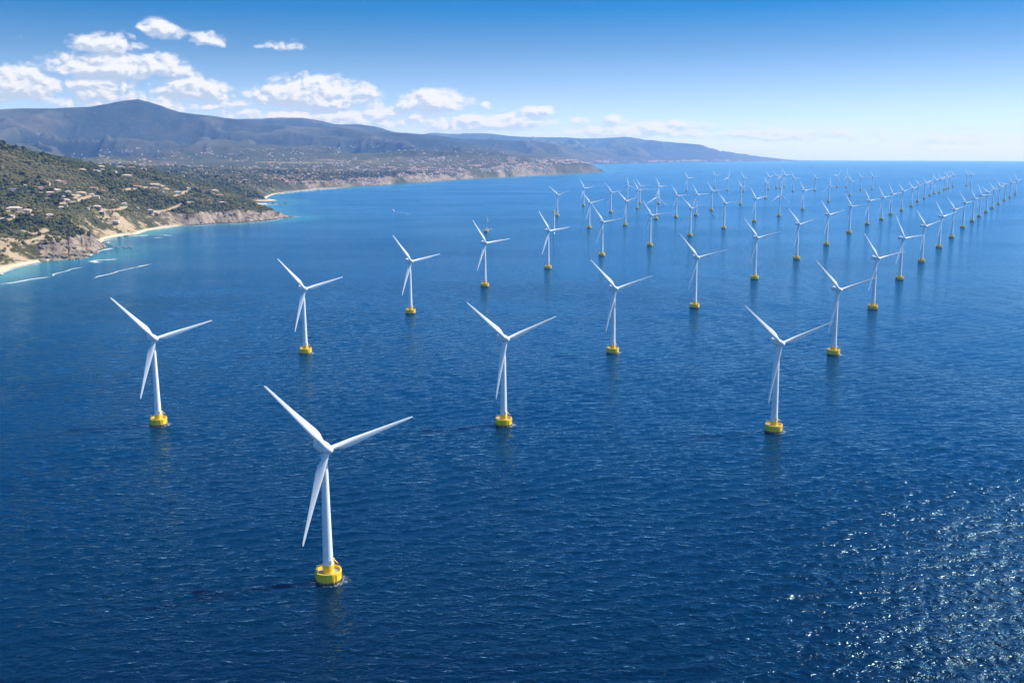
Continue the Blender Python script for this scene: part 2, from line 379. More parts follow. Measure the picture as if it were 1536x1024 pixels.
def project(x, y, z):
    dep = y * math.cos(PITCH) - (z - CAM_H) * math.sin(PITCH); up = y * math.sin(PITCH) + (z - CAM_H) * math.cos(PITCH)
    return 768 + FPX * x / dep, 512 - FPX * up / dep
RAYR = np.arange(2150, 8200, 12.0)
def on_land(u, v):           # where a photograph pixel's ray first meets the land
    a, el = px_dir(u, v); x = np.sin(a) * RAYR; y = np.cos(a) * RAYR
    z = CAM_H + RAYR * math.tan(el); H = land(x, y) - drop(x, y)
    hit = (H >= z) & (RAYR < 7000)
    if not hit.any(): return on_land(u, v + 2.5)
    k = np.argmax(hit); return (x[k], y[k], H[k], RAYR[k])
TRACK_PX = [[(0, 319), (20, 317.5), (41, 320), (58, 325), (74, 327)], [(0, 333), (14, 329), (30, 327), (53, 326)], [(90, 306), (100, 305), (114, 302), (126, 297), (137, 294), (146, 297)], [(138, 311), (150, 314.5), (168, 316), (190, 310)],
    [(228, 321), (246, 316), (268, 309), (300, 303), (316, 300)], [(34, 347), (48, 351), (62, 350), (70, 345)], [(40, 366), (56, 359), (72, 354)], [(186, 286), (205, 283), (232, 281), (252, 284)], [(60, 289), (84, 290), (108, 296), (122, 293)], [(262, 295), (282, 287), (310, 291), (334, 296)]]
TRACKS = [[on_land(u, v)[:2] for u, v in tr] for tr in TRACK_PX]
def track_dist(x, y):
    best = np.full(x.shape, 1e18)
    for tr in TRACKS:
        for (ax, ay), (bx, by) in zip(tr, tr[1:]):
            if math.hypot(bx - ax, by - ay) > 400: continue
            ex, ey = bx - ax, by - ay; L2 = ex * ex + ey * ey + 1e-6
            t = np.clip(((x - ax) * ex + (y - ay) * ey) / L2, 0, 1); best = np.minimum(best, (x - ax - t * ex) ** 2 + (y - ay - t * ey) ** 2)
    return np.sqrt(best)
def polar_grid(az, rr):
    A, Rg = np.meshgrid(az, rr); return np.sin(A) * Rg, np.cos(A) * Rg
def grid_faces(nr, nc):
    i = np.arange(nr - 1)[:, None] * nc + np.arange(nc - 1)[None, :]
    return np.stack([i, i + 1, i + nc + 1, i + nc], -1).reshape(-1, 4)

def terrain_material():
    m, t, p = principled('coastal_land', (.1, .1, .05), .9)
    p.inputs['Specular IOR Level'].default_value = .15
    g = t.node('ShaderNodeNewGeometry'); P = g.outputs['Position']
    h = t.attr('height'); bare = t.attr('bare'); rock = t.attr('rock'); sand = t.attr('sand'); field = t.attr('field'); mtn = t.attr('mountain')
    n1 = t.noise(P, 1 / 420, 6, .62); n2 = t.noise(P, 1 / 70, 6, .65); n3 = t.noise(P, 1 / 14, 4, .6)
    veg = t.mix(t.mapr(n2, .35, .65), (.026, .030, .008), (.078, .074, .019))
    veg = t.mix(t.math('MULTIPLY', t.mapr(n1, .48, .72), .7), veg, (.105, .095, .040))
    mcol = t.mix(t.mapr(n1, .40, .66), (.009, .018, .010), (.036, .041, .025))
    mcol = t.mix(t.mapr(n2, .55, .8), mcol, (.075, .066, .050))
    mcol = t.mix(t.math('MULTIPLY', t.attr('spur'), t.mapr(n1, .3, .6, .25, .9)), mcol, (.088, .086, .062))
    veg = t.mix(mtn, veg, mcol)
    soil = t.mix(t.mapr(n2, .3, .7), (.30, .215, .125), (.42, .33, .215))
    fcol = t.mix(t.mapr(n1, .4, .6), (.30, .25, .12), (.10, .12, .04))
    c = t.mix(field, veg, fcol)
    bm_ = t.math('ADD', bare, t.mapr(t.math('MULTIPLY_ADD', n3, .5, t.math('MULTIPLY', n2, .5)), .40, .62, -.45, .45))
    c = t.mix(t.mapr(bm_, .35, .62), c, soil)
    st = t.node('ShaderNodeVectorMath', operation='MULTIPLY'); t.put(st.inputs[0], P); st.inputs[1].default_value = (1, 1, .25)
    rn = t.noise(st.outputs[0], 1 / 22, 6, .68)
    rcol = t.mix(t.mapr(rn, .37, .62), (.070, .055, .045), (.38, .305, .235))
    rcol = t.mix(t.mapr(h, 5.0, 1.2), rcol, (.055, .048, .04))
    c = t.mix(rock, c, rcol)
    c = t.mix(sand, c, t.mix(t.mapr(h, .15, 1.1), (.30, .23, .15), (.60, .49, .34)))
    t.put(p.inputs['Base Color'], c)
    bp = t.node('ShaderNodeBump'); bp.inputs['Strength'].default_value = .9; bp.inputs['Distance'].default_value = 11.0
    t.put(bp.inputs['Height'], t.math('ADD', t.math('ADD', n2, t.math('MULTIPLY', n3, .35)), t.math('MULTIPLY', t.math('MULTIPLY', rn, rock), 1.4)))
    t.put(p.inputs['Normal'], bp.outputs[0])
    return m
M_land = terrain_material()

def build_terrain():
    az = np.radians(np.concatenate([np.linspace(-62, -32.3, 140), np.linspace(-32.2, 25.5, 960)]))
    rr = 1700 * (61500 / 1700) ** np.linspace(0, 1, 980)
    x, y = polar_grid(az, rr); sh = x.shape; x = x.ravel(); y = y.ravel()
    H, sd, w, cl, f, hi, rg = land(x, y, True)
    r = np.hypot(x, y)
    z = H - drop(x, y)
    Hg = H.reshape(sh); X = x.reshape(sh); Y = y.reshape(sh)
    dr = np.gradient(Hg, axis=0) / np.gradient(np.hypot(X, Y), axis=0)
    da = np.gradient(Hg, axis=1) / (np.gradient(az)[None, :] * np.hypot(X, Y))
    slope = np.hypot(dr, da).ravel()
    beach = (1 - cl)
    u = 768 + FPX / math.cos(PITCH) * x / np.maximum(y, 1)
    sandw = sstep(H, 7.0, 3.0) * beach * sstep(r, 14000, 8000) * sstep(sd, 210, 110)
    rock = np.clip(np.where(r > 6200, sstep(fbm(x, y, 420, 4, 97), -.05, .3) * .85, 1) * cl * sstep(f, 1.5, .95) * (.35 + sstep(slope, .25, .6)), 0, 1)
    rock = np.maximum(rock, sstep(sd, 230, 60) * sstep(r, 6000, 7000) * sstep(r, 14000, 11000) * sstep(fbm(x, y, 340, 3, 91), -.05, .3) * sstep(x, 2400, 1500) * .9)
    bare = sstep(fbm(x, y, 210, 4, 81), .27, .55) * sstep(r, 5200, 3600) * sstep(H, 130, 45) * .6 + sstep(sd, 110, 30) * .35 * sstep(r, 5000, 3800)
    bare = bare + sstep(fbm(x, y, 75, 3, 87), .0, .3) * sstep(H, 105, 35) * sstep(r, 3700, 3000) * .8
    bare = bare + sstep(fbm(x, y, 500, 3, 83), .2, .5) * sstep(r, 5000, 6500) * sstep(r, 14000, 9000) * .3
    bare = bare + sstep(track_dist(x, y), 9, 4) * 1.2
    field = sstep(fbm(x * .45, y * 1.6, 520, 3, 85), .28, .4) * sstep(r, 5800, 7000) * sstep(r, 13500, 10500) * sstep(slope, .16, .06)
    mount = sstep(hi, 200, 520)
    F = grid_faces(*sh)
    keep = (H[F].max(1) > -3.0)
    F = F[keep]; used = np.unique(F); remap = np.full(len(x), -1, np.int64); remap[used] = np.arange(len(used))
    V = np.stack([x, y, z], 1)[used]
    me = mesh_np('hills', V, remap[F], M_land, {'height': H[used], 'bare': np.clip(bare, 0, 1)[used], 'rock': rock[used], 'sand': sandw[used],
                 'field': field[used], 'spur': (sstep(rg, .30, .62) * mount)[used], 'mountain': mount[used]})
    tag(link('hills', me), kind='structure')
build_terrain()

# ------------------------------------------------------------------ the sea
def water_material():
    m = bpy.data.materials.new('sea_water'); m.use_nodes = True; t = NT(m.node_tree)
    for n in list(t.n): t.n.remove(n)
    out = t.node('ShaderNodeOutputMaterial'); body = t.node('ShaderNodeBsdfDiffuse'); gloss = t.node('ShaderNodeBsdfAnisotropic')
    fres = t.node('ShaderNodeFresnel'); fres.inputs["IOR"].default_value = 1.33; mixs = t.node('ShaderNodeMixShader')
    gloss.inputs['Color'].default_value = (*WATER_TINT, 1)
    t.put(mixs.inputs[0], fres.outputs[0]); t.put(mixs.inputs[1], body.outputs[0]); t.put(mixs.inputs[2], gloss.outputs[0]); t.put(out.inputs[0], mixs.outputs[0])
    g = t.node('ShaderNodeNewGeometry'); P = g.outputs['Position']
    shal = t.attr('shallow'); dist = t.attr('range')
    big = t.noise(P, 1 / 900, 4, .6)
    st0 = t.node('ShaderNodeVectorMath', operation='MULTIPLY'); t.put(st0.inputs[0], P); st0.inputs[1].default_value = (.35, 1.0, 1)
    slick = t.noise(st0.outputs[0], 1 / 420, 4, .55, .6)
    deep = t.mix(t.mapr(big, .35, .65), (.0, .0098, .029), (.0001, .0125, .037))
    deep = t.mix(t.mapr(dist, 480, 2900), deep, t.mix(t.mapr(big, .3, .7), (.0004, .062, .165), (.0008, .076, .195)))   # body colour paled with range: stands in for brighter sky reflection far out
    c = t.mix(t.mapr(shal, 0, .55), deep, (.006, .100, .200))
    c = t.mix(t.mapr(shal, .5, 1.0), c, (.06, .26, .30))
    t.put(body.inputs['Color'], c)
    # ripples: several sizes, crests drawn out across the wind
    def ripple(scale, ang, stretch, detail):
        mp = t.node('ShaderNodeMapping'); t.put(mp.inputs['Vector'], P); mp.inputs['Rotation'].default_value = (0, 0, RAD(ang))
        mp.inputs['Scale'].default_value = (stretch * scale, scale, scale)
        n = t.noise(mp.outputs[0], 1.0, detail, .55, .25)
        n = t.math('SUBTRACT', 1.0, t.math('ABSOLUTE', t.math('MULTIPLY_ADD', n, 2.6, -1.3)))
        return t.math('MULTIPLY', n, n)
    r1 = ripple(1 / 13.0, 14, .5, 2); r2 = ripple(1 / 6.0, -16, .62, 2); r3 = ripple(1 / 2.6, 28, .75, 2)
    calm = t.mapr(slick, .36, .62, .45, 1.1)
    hgt = t.math('MULTIPLY_ADD', r1, .95, t.math('MULTIPLY_ADD', r2, .55, t.math('MULTIPLY', r3, .24)))
    hgt = t.math('MULTIPLY', t.math('MULTIPLY', hgt, calm), t.attr('chop'))
    bp = t.node('ShaderNodeBump'); bp.inputs['Strength'].default_value = WATER_BUMP; bp.inputs['Distance'].default_value = 1.0
    t.put(bp.inputs['Height'], hgt)
    for q in (body, gloss, fres): t.put(q.inputs['Normal'], bp.outputs[0])
    t.put(gloss.inputs['Roughness'], t.math('MAXIMUM', t.mapr(dist, 600, 6000, .05, .22), t.mapr(t.attr('chop'), 1.0, 1.7, .04, .24)))
    return m
WATER_BUMP = 1.0; WATER_TINT = (.52, .83, 1.0)
M_water = water_material()

def build_sea():
    az = np.concatenate([np.arange(-180, -36, 6.0), np.arange(-36, 36.001, .078), np.arange(42, 180.1, 6.0)])
    az = np.radians(az)
    rr = np.concatenate([[2, 60, 120, 180, 240, 300, 340, 370, 395], 415 * (2400 / 415) ** np.linspace(0, 1, 760), 2400 * (66000 / 2400) ** np.linspace(0, 1, 250)[1:]])
    x, y = polar_grid(az, rr); sh = x.shape; x = x.ravel(); y = y.ravel(); r = np.hypot(x, y)
    sd = np.full(x.shape, -9e3); m = (r < 40000) & (y > 0) & (x < 14000) & (r > 1300)
    sd[m] = sdf(x[m], y[m], poly)[0]
    step = np.gradient(rr)[:, None].repeat(sh[1], 1).ravel()
    lat = (np.gradient(az)[None, :] * rr[:, None]).ravel()
    fine = (np.abs(np.degrees(az))[None, :].repeat(sh[0], 0).ravel() < 35.9)
    z = np.zeros_like(x); dxo = np.zeros_like(x); dyo = np.zeros_like(x)
    wr = np.random.default_rng(3)
    sel = np.where((r > 405) & (r < 3200) & fine)[0]
    xs = x[sel]; ys = y[sel]; st = np.maximum(step[sel], lat[sel])
    gust = (1 - .45 * sstep(np.hypot(xs, ys), 800, 2400)) * (.8 + .45 * fbm(xs, ys, 260, 3, 15) + 1.6 * sstep(xs - .28 * (ys - 450), -20, 280) * sstep(ys, 1000, 560))
    shore = np.clip(-sd[sel] / 500, .12, 1)
    for i in range(64):
        lam = 4.2 * (22 / 4.2) ** (wr.random() ** 1.1)
        th = RAD(-90 + 16) + wr.normal() * RAD(38 if lam < 14 else 22)
        k = 2 * math.pi / lam; kx = k * math.cos(th); ky = k * math.sin(th)
        slope = WAVE_SLOPE * (lam / 12) ** -.12 / math.sqrt(32)
        a = slope / k * sstep(lam / st, 2.6, 4.5) * gust * shore
        ph = kx * xs + ky * ys + wr.random() * 6.283
        z[sel] += a * np.cos(ph); q = .85
        dxo[sel] -= q * a * math.cos(th) * np.sin(ph); dyo[sel] -= q * a * math.sin(th) * np.sin(ph)
    shal = np.clip(np.exp(-np.clip(-sd, 0, None) / (210 * np.clip(r / 3500, 1, 3))), 0, 1)
    shal = np.clip(shal * (1 + .5 * fbm(x, y, 420, 4, 17)), 0, 1) * (sd < 60)
    bay = np.exp(-(((x + 1500) / 1000) ** 2 + ((y - 5300) / 900) ** 2)) * .62 + np.exp(-(((x - 1800) / 2600) ** 2 + ((y - 16000) / 3000) ** 2)) * .28
    shal = np.maximum(shal, np.clip(bay * (1 + .35 * fbm(x, y, 600, 3, 19)), 0, .8))
    V = np.stack([x + dxo, y + dyo, z - drop(x, y)], 1)
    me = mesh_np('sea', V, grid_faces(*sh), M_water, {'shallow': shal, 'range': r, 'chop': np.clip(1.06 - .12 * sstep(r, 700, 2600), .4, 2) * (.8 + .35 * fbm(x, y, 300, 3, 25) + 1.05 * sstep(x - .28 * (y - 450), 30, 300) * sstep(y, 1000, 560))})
    tag(link('sea', me), kind='structure')
WAVE_SLOPE = .12
build_sea()

# ------------------------------------------------------------------ haze: one closed box of even, thin air
def build_haze():
    bm = bmesh.new(); box(bm, 0, 0, 0, 2 * 68000, 2 * 68000, 1)
    for v in bm.verts: v.co.z = 1560.0 if v.co.z > 0 else -344.0
    m = bpy.data.materials.new('haze'); m.use_nodes = True; t = NT(m.node_tree)
    for n in list(t.n): t.n.remove(n)
    o = t.node('ShaderNodeOutputMaterial'); pv = t.node('ShaderNodeVolumePrincipled')
    pv.inputs['Color'].default_value = (*HAZE_COLOR, 1); pv.inputs['Density'].default_value = HAZE_DENSITY; pv.inputs['Anisotropy'].default_value = 0.0; pv.inputs['Absorption Color'].default_value = (1, 1, 1, 1)
    t.put(o.inputs['Volume'], pv.outputs[0])
    tag(link('haze', bm_mesh('haze', bm, m)), kind='stuff')
HAZE_COLOR = (.22, .45, 1.0); HAZE_DENSITY = 3.2e-5
build_haze()

# ------------------------------------------------------------------ wind turbines
HUB_Z = 88.5; BLADE_L = 58.5
def blade_mesh():
    st = [(2.2, 3.1, 1.0, 0), (4.5, 3.1, 1.0, 0), (7.5, 4.4, .62, 13), (11, 6.0, .38, 13), (15, 6.2, .29, 11), (21, 5.3, .24, 8.5), (28, 4.3, .21, 6), (36, 3.3, .19, 4), (44, 2.5, .18, 2), (51, 1.9, .17, 1), (55.5, 1.5, .16, .3), (57.8, 1.0, .16, 0), (58.5, .35, .16, 0)]
    n = 18; bm = bmesh.new(); rings = []
    for s, c, tk, tw in st:
        ring = []; cr = max(0.0, min(1.0, (tk - .38) / .62))
        for i in range(n):
            a = 2 * math.pi * i / n
            xx = .5 * (1 + math.cos(a)); yt = 5 * tk * (.2969 * math.sqrt(xx) - .126 * xx - .3516 * xx ** 2 + .2843 * xx ** 3 - .1015 * xx ** 4) * (1 if a < math.pi else -1)
            ax = (xx - .30) * c; ay = yt * c
            bx = .5 * math.cos(a) * c; by = .5 * math.sin(a) * c * min(1, tk)
            ax *= .9; px = bx * cr + ax * (1 - cr); py = by * cr + ay * (1 - cr)
            T = RAD(tw); pre = -1.6 * (s / 58.5) ** 2
            ring.append(bm.verts.new((px * math.cos(T) - py * math.sin(T), px * math.sin(T) + py * math.cos(T) + pre, s)))
        rings.append(ring)
    for a, b in zip(rings, rings[1:]):
        for i in range(n): bm.faces.new((a[i], a[(i + 1) % n], b[(i + 1) % n], b[i]))
    bm.faces.new(rings[0][::-1]); bm.faces.new(rings[-1])
    return bm_mesh('blade', bm, M_blade, True, 60)
def turbine_proto():
    t = empty('wind_turbine', (0, 0, 0))
    # yellow drum: faceted wall with a parapet round a sunken deck
    bm = bmesh.new(); n = 16; ph = math.pi / n
    lathe(bm, [(7.7, -3.0), (8.1, -1.5), (8.2, .3), (8.2, 6.2), (8.45, 6.35), (8.45, 7.4), (7.75, 7.5), (7.6, 6.0), (3.0, 5.95)], n, phase=ph)
    for k in range(8):
        a = 2 * math.pi * k / 8 + .2
        box(bm, 8.2 * math.cos(a), 8.2 * math.sin(a), 3.0, .5, .5, 6.2, 0, a)
    drum = link('floating_base', bm_mesh('floating_base', bm, M_yellow), t)
    bm = bmesh.new(); lathe(bm, [(7.55, 6.02), (3.1, 6.05)], n, phase=ph)
    link('deck', bm_mesh('deck', bm, M_deck), drum)
    bm = bmesh.new()                                         # davit crane at the far right of the deck
    box(bm, 5.2, 3.4, 8.0, 1.5, 1.5, 4.0, .15); tube(bm, (5.2, 3.4, 9.5), (5.2, 3.4, 13.0), .55, .45); tube(bm, (5.2, 3.4, 12.6), (6.6, -.6, 10.6), .35, .25); box(bm, 5.4, 3.0, 12.6, 1.1, 1.3, 1.0, .15)
    link('davit_crane', bm_mesh('davit_crane', bm, M_yellow), drum)
    bm = bmesh.new()
    tube(bm, (-6.9, 1.2, 6), (-6.9, 1.2, 11), .28); lathe(bm, [(.05, 10.6), (.62, 10.8), (.62, 12.0), (.05, 12.3)], 10, -6.9, 1.2)
    link('navigation_light', bm_mesh('navigation_light', bm, M_white), drum)
    bm = bmesh.new()
    for k in range(24):
        a = 2 * math.pi * k / 24; b = 2 * math.pi * (k + 1) / 24; R_ = 7.95
        tube(bm, (R_ * math.cos(a), R_ * math.sin(a), 7.4), (R_ * math.cos(a), R_ * math.sin(a), 8.6), .07, n=5)
        tube(bm, (R_ * math.cos(a), R_ * math.sin(a), 8.55), (R_ * math.cos(b), R_ * math.sin(b), 8.55), .07, n=5)
    link('guard_rail', bm_mesh('guard_rail', bm, M_yellow), drum)
    bm = bmesh.new()                                         # boat landing: two bumper tubes and rungs
    for s in (-1.0, 1.0): tube(bm, (s, -9.1, -2), (s, -9.1, 6.8), .28); tube(bm, (s, -9.1, 5.5), (s, -8.0, 5.5), .18); tube(bm, (s, -9.1, 1.0), (s, -8.0, 1.0), .18)
    for z in np.arange(-.5, 6.8, .8): tube(bm, (-1, -9.1, z), (1, -9.1, z), .09, n=5)
    link('boat_landing', bm_mesh('boat_landing', bm, M_yellow), drum)
    bm = bmesh.new(); pr = []
    for k in range(13):
        q = k / 12; pr.append((3.35 + (1.95 - 3.35) * q ** .9, 11.2 + (85.2 - 11.2) * q))
    lathe(bm, pr, 32); bm.faces.new(lathe(bm, [(1.95, 85.2)], 32)[0])
    tower = link('tower', bm_mesh('tower', bm, M_white, True, 40), t)
    bm = bmesh.new(); lathe(bm, [(3.9, 5.9), (3.9, 6.6), (3.5, 6.7), (3.42, 11.0), (3.5, 11.05), (3.5, 11.35), (3.2, 11.4)], 32)
    for z in (33.0, 57.0):
        fb = bmesh.new(); q = (z - 11.2) / 74; r_ = 3.35 - 1.4 * q ** .9; lathe(fb, [(r_ - .1, z - .13), (r_ + .04, z - .11), (r_ + .04, z + .11), (r_ - .1, z + .13)], 32)
        link('flange', bm_mesh('flange', fb, M_white), tower)
    link('tower_collar', bm_mesh('tower_collar', bm, M_yellow, True, 40), tower)
    bm = bmesh.new(); box(bm, 0, -3.3, 13.2, 1.3, .3, 2.8, .1); link('door', bm_mesh('door', bm, M_deck), tower)
    # nacelle: rounded housing behind the rotor, loft of superellipse sections along +Y
    bm = bmesh.new(); rings = []
    for yy, wx, wz, dz in [(-3.6, 2.5, 2.5, 0), (-2.6, 3.0, 3.0, .1), (0, 3.25, 3.25, .2), (5, 3.2, 3.2, .25), (8.5, 2.9, 2.9, .35), (10.4, 2.3, 2.3, .5), (11.2, 1.4, 1.4, .55)]:
        ring = []
        for i in range(28):
            a = 2 * math.pi * i / 28; c, s = math.cos(a), math.sin(a); e = .62
            ring.append(bm.verts.new((wx * math.copysign(abs(c) ** e, c), yy, HUB_Z + dz + wz * math.copysign(abs(s) ** e, s))))
        rings.append(ring)
    for a, b in zip(rings, rings[1:]):
        for i in range(28): bm.faces.new((a[i], a[(i + 1) % 28], b[(i + 1) % 28], b[i]))
    bm.faces.new(rings[0][::-1]); bm.faces.new(rings[-1])
    nac = link('nacelle', bm_mesh('nacelle', bm, M_white, True, 50), t)
    bm = bmesh.new(); box(bm, 0, 7.6, HUB_Z + 3.95, 3.6, .35, 1.6, .1); tube(bm, (1.0, 6, HUB_Z + 3), (1.0, 6, HUB_Z + 5.3), .1); tube(bm, (-1.0, 6, HUB_Z + 3), (-1.0, 6, HUB_Z + 4.9), .1)
    link('cooler', bm_mesh('cooler', bm, M_white), nac)
    # hub: spinner turned about the rotor axis (local -Y), origin at the rotor centre
    hub = bpy.data.objects.new('hub', None)
    bm = bmesh.new(); lathe(bm, [(2.35, -1.9), (2.85, -1.6), (3.05, -.3), (2.95, 1.0), (2.45, 2.3), (1.6, 3.2), (.7, 3.7), (.02, 3.85)], 28)
    bmesh.ops.rotate(bm, verts=bm.verts[:], cent=(0, 0, 0), matrix=Matrix.Rotation(math.pi / 2, 3, 'X'))
    hub = link('hub', bm_mesh('hub', bm, M_white, True, 50), t); hub.location = (0, -5.6, HUB_Z)
    bme = blade_mesh()
    for k in range(3):
        b = link('blade', bme, hub); b.rotation_euler = (0, RAD(90 - 120 * k), 0)
    return t
# rotor: local axis -Y faces the camera; hub.rotation_euler.y turns the blades, root.rotation_euler.z yaws the machine

# base pixel (front of the waterline) for every turbine of the photograph, rows counted from the front
ROWS = {
 'front': [(493.4, 878.7)],
 'right': [(1160.1, 650.5), (1249.9, 533.8), (1308.9, 465), (1349.2, 420.7), (1381.9, 394), (1408.3, 372.5), (1427.3, 357.2), (1443.9, 342.3), (1458.3, 332.7), (1468.5, 325.6), (1478.8, 319.3), (1488.1, 313), (1497.6, 306.5), (1506.3, 301.4), (1514.5, 297), (1522.9, 292.5)],
 'middle': [(755.5, 641), (919, 531.2), (1041.8, 462.8), (1131.7, 419.5), (1194.7, 389.7), (1239.5, 368.4), (1273.6, 350.2), (1300.6, 337.4), (1321.8, 330), (1335.8, 322.8), (1352.3, 316.6), (1366.6, 310.3), (1376.3, 303), (1386.4, 298.9), (1394.7, 293.8), (1401, 291.3), (1409.1, 290), (1416.1, 285.6), (1419.3, 284.2), (1422.8, 283), (1429.3, 281.1)],
 'left': [(238.4, 640.3), (458.4, 531.9), (615.9, 471.5), (727.3, 431), (821.9, 404.1), (902.8, 384.5), (974.8, 369.4), (1035, 354.6), (1085.7, 343.4), (1131.4, 333.2), (1168.4, 324.8), (1204, 315), (1242.7, 303), (1274.9, 293.6), (1290.7, 285.8), (1308.2, 284.3)],
 'outer': [(836, 324.6), (883.8, 342.8), (937.8, 338.6), (984, 329.4), (1014, 326.6), (1044, 323.8), (1067.3, 316.3), (1110.6, 307), (1148.3, 298)],
 'back': [(875.4, 309.2), (916.3, 319), (941, 303.5), (956, 313.4), (959.6, 305.6), (988, 306), (1030, 287), (1072.3, 281.4), (1091, 286), (1115, 287.7), (1152.5, 284.5), (1164, 283), (1170, 283), (1176.4, 280.6), (1189.5, 287.7), (1222.5, 286.9), (1255.3, 281.4), (1269, 281.6), (1449.4, 279.3), (1456.2, 280.1)],
}
# measured rotor pose (yaw, roll of the right-hand blade above level, length factor) of the nearer machines
POSE = {('front', 0): (37, 11, 1.05), ('left', 0): (40, 12, 1.03), ('middle', 0): (30, 18, 1.02), ('right', 0): (20, 18, 1.01), ('left', 1): (40, 12, 1), ('middle', 1): (25, 15, 1), ('right', 1): (18, 15, 1),
        ('left', 2): (40, 9, 1), ('middle', 2): (20, 12, 1), ('right', 2): (25, 10, 1), ('left', 3): (38, 6, 1), ('middle', 3): (22, 12, 1), ('right', 3): (30, 5, 1), ('left', 4): (38, 6, 1), ('left', 5): (25, 8, 1), ('middle', 4): (25, 14, 1), ('right', 4): (28, 14, 1), ('right', 5): (32, 12, 1)}
ORD = ['first', 'second', 'third', 'fourth', 'fifth', 'sixth', 'seventh', 'eighth', 'ninth', 'tenth', 'eleventh', 'twelfth', 'thirteenth', 'fourteenth', 'fifteenth', 'sixteenth', 'seventeenth', 'eighteenth', 'nineteenth', 'twentieth', 'twenty-first']
ROWTXT = {'right': 'white wind turbine on yellow drum, {} from the front in the rightmost row', 'middle': 'white wind turbine on yellow drum, {} from the front in the middle row',
          'left': 'white wind turbine on yellow drum, {} from the front in the left row', 'outer': 'small white wind turbine, {} from the left in the line behind the left row',
          'back': 'tiny hazy white wind turbine, {} from the left among the scattered far ones'}
def copy_thing(root):
    c = root.copy(); COL.objects.link(c)
    def rec(src, dst):
        for ch in src.children:
            d = ch.copy(); COL.objects.link(d); d.parent = dst; d.matrix_parent_inverse = ch.matrix_parent_inverse.copy(); rec(ch, d)
    rec(root, c); return c
def build_turbines():
    proto = turbine_proto(); first = True
    for row, pts in ROWS.items():
        for i, (u, v) in enumerate(pts):
            p = ground(u, v); d = math.hypot(p.x, p.y); p = p * ((d + 8.2) / d)
            o = proto if first else copy_thing(proto); first = False
            o.location = (p.x, p.y, -drop(p.x, p.y))
            if (row, i) in POSE: yaw, roll, k = POSE[(row, i)]
            else: yaw, roll, k = rnd.uniform(16, 36), rnd.uniform(2, 20) if rnd.random() < .75 else rnd.uniform(20, 100), 1.0
            o.rotation_euler = (0, 0, RAD(yaw))
            hub = [c for c in o.children if c.name.startswith('hub')][0]
            hub.rotation_euler = (0, RAD(-roll), 0)
            for b in hub.children: b.scale = (k ** .5, k ** .5, k)
            lab = 'nearest and largest white wind turbine, on a yellow drum in front of all the rows' if row == 'front' else ROWTXT[row].format(ORD[i])
            tag(o, lab, 'wind turbine', 'wind turbines of the offshore farm')
build_turbines()

# ------------------------------------------------------------------ trees and scrub on the near hillside
def foliage(name, c0, c1):
    m, t, p = principled(name, c0, .85); p.inputs['Specular IOR Level'].default_value = .2
    g = t.node('ShaderNodeNewGeometry'); n = t.noise(g.outputs['Position'], .55, 4, .7)
    oi = t.node('ShaderNodeObjectInfo'); tint = t.math('ADD', t.attr('tint'), t.math('MULTIPLY', oi.outputs['Random'], .6))
    c = t.mix(t.mapr(t.math('MULTIPLY_ADD', n, .7, t.math('MULTIPLY', tint, .5)), .25, .85), c0, c1)
    t.put(p.inputs['Base Color'], c); return m
M_pine = foliage('pine_foliage', (.014, .023, .005), (.050, .058, .011))
M_oak = foliage('oak_foliage', (.034, .040, .007), (.112, .102, .018))
M_scrub = foliage('scrub_foliage', (.060, .062, .020), (.165, .145, .055))
M_bark = painted('bark', (.16, .11, .075), (.07, .05, .035), 2, .6, .9)
def ico(sub):
    bm = bmesh.new(); bmesh.ops.create_icosphere(bm, subdivisions=sub, radius=1.0); bm.verts.ensure_lookup_table()
    V = np.array([v.co[:] for v in bm.verts]); F = np.array([[v.index for v in f.verts] for f in bm.faces]); bm.free(); return V, F
ICO1, ICO2, ICO3 = ico(1), ico(2), ico(3)
def lump(V, seed, amp):
    f = vnoise(V[:, 0] * 1.9 + V[:, 2] * .7 + seed, V[:, 1] * 1.9 - V[:, 2] * 1.1 + seed * 2, seed)
    f2 = vnoise(V[:, 0] * 4.7 + V[:, 2] * 2.3 + seed, V[:, 1] * 4.7 - V[:, 2] * 2.9, seed + 9)
    return V * (1 + amp * f + amp * .7 * f2)[:, None]
def tree_parts(kind, seed):
    r = np.random.default_rng(seed); Vs = []; Fs = []; off = 0
    n = {'pine': 9, 'oak': 8, 'scrub': 5}[kind]
    for k in range(n):
        V, F = ICO2
        if kind == 'pine': s = r.uniform(.36, .55); c = np.array([r.normal() * .42, r.normal() * .42, r.uniform(.75, 1.45)])
        elif kind == 'oak': s = r.uniform(.38, .6); c = np.array([r.normal() * .45, r.normal() * .45, r.uniform(.35, 1.05)])
        else: s = r.uniform(.35, .55); c = np.array([r.normal() * .5, r.normal() * .5, r.uniform(.15, .5)])
        c[:2] = np.clip(c[:2], -.75, .75)
        Vs.append(lump(V, seed * 10 + k, .22) * s * np.array([1, 1, .8]) + c); Fs.append(F + off); off += len(V)
    V = np.concatenate(Vs); F = np.concatenate(Fs)
    crown = mesh_np('crown', V, F, {'pine': M_pine, 'oak': M_oak, 'scrub': M_scrub}[kind], smooth=False)
    bm = bmesh.new(); top = {'pine': .9, 'oak': .6, 'scrub': .35}[kind]
    tube(bm, (0, 0, -.3), (.03, .02, top), .085, .05, 8); tube(bm, (.02, 0, top * .6), (.35, .15, top * 1.1), .04, .02, 6); tube(bm, (.02, 0, top * .55), (-.3, -.2, top * 1.1), .04, .02, 6)
    return crown, bm_mesh('trunk', bm, M_bark)
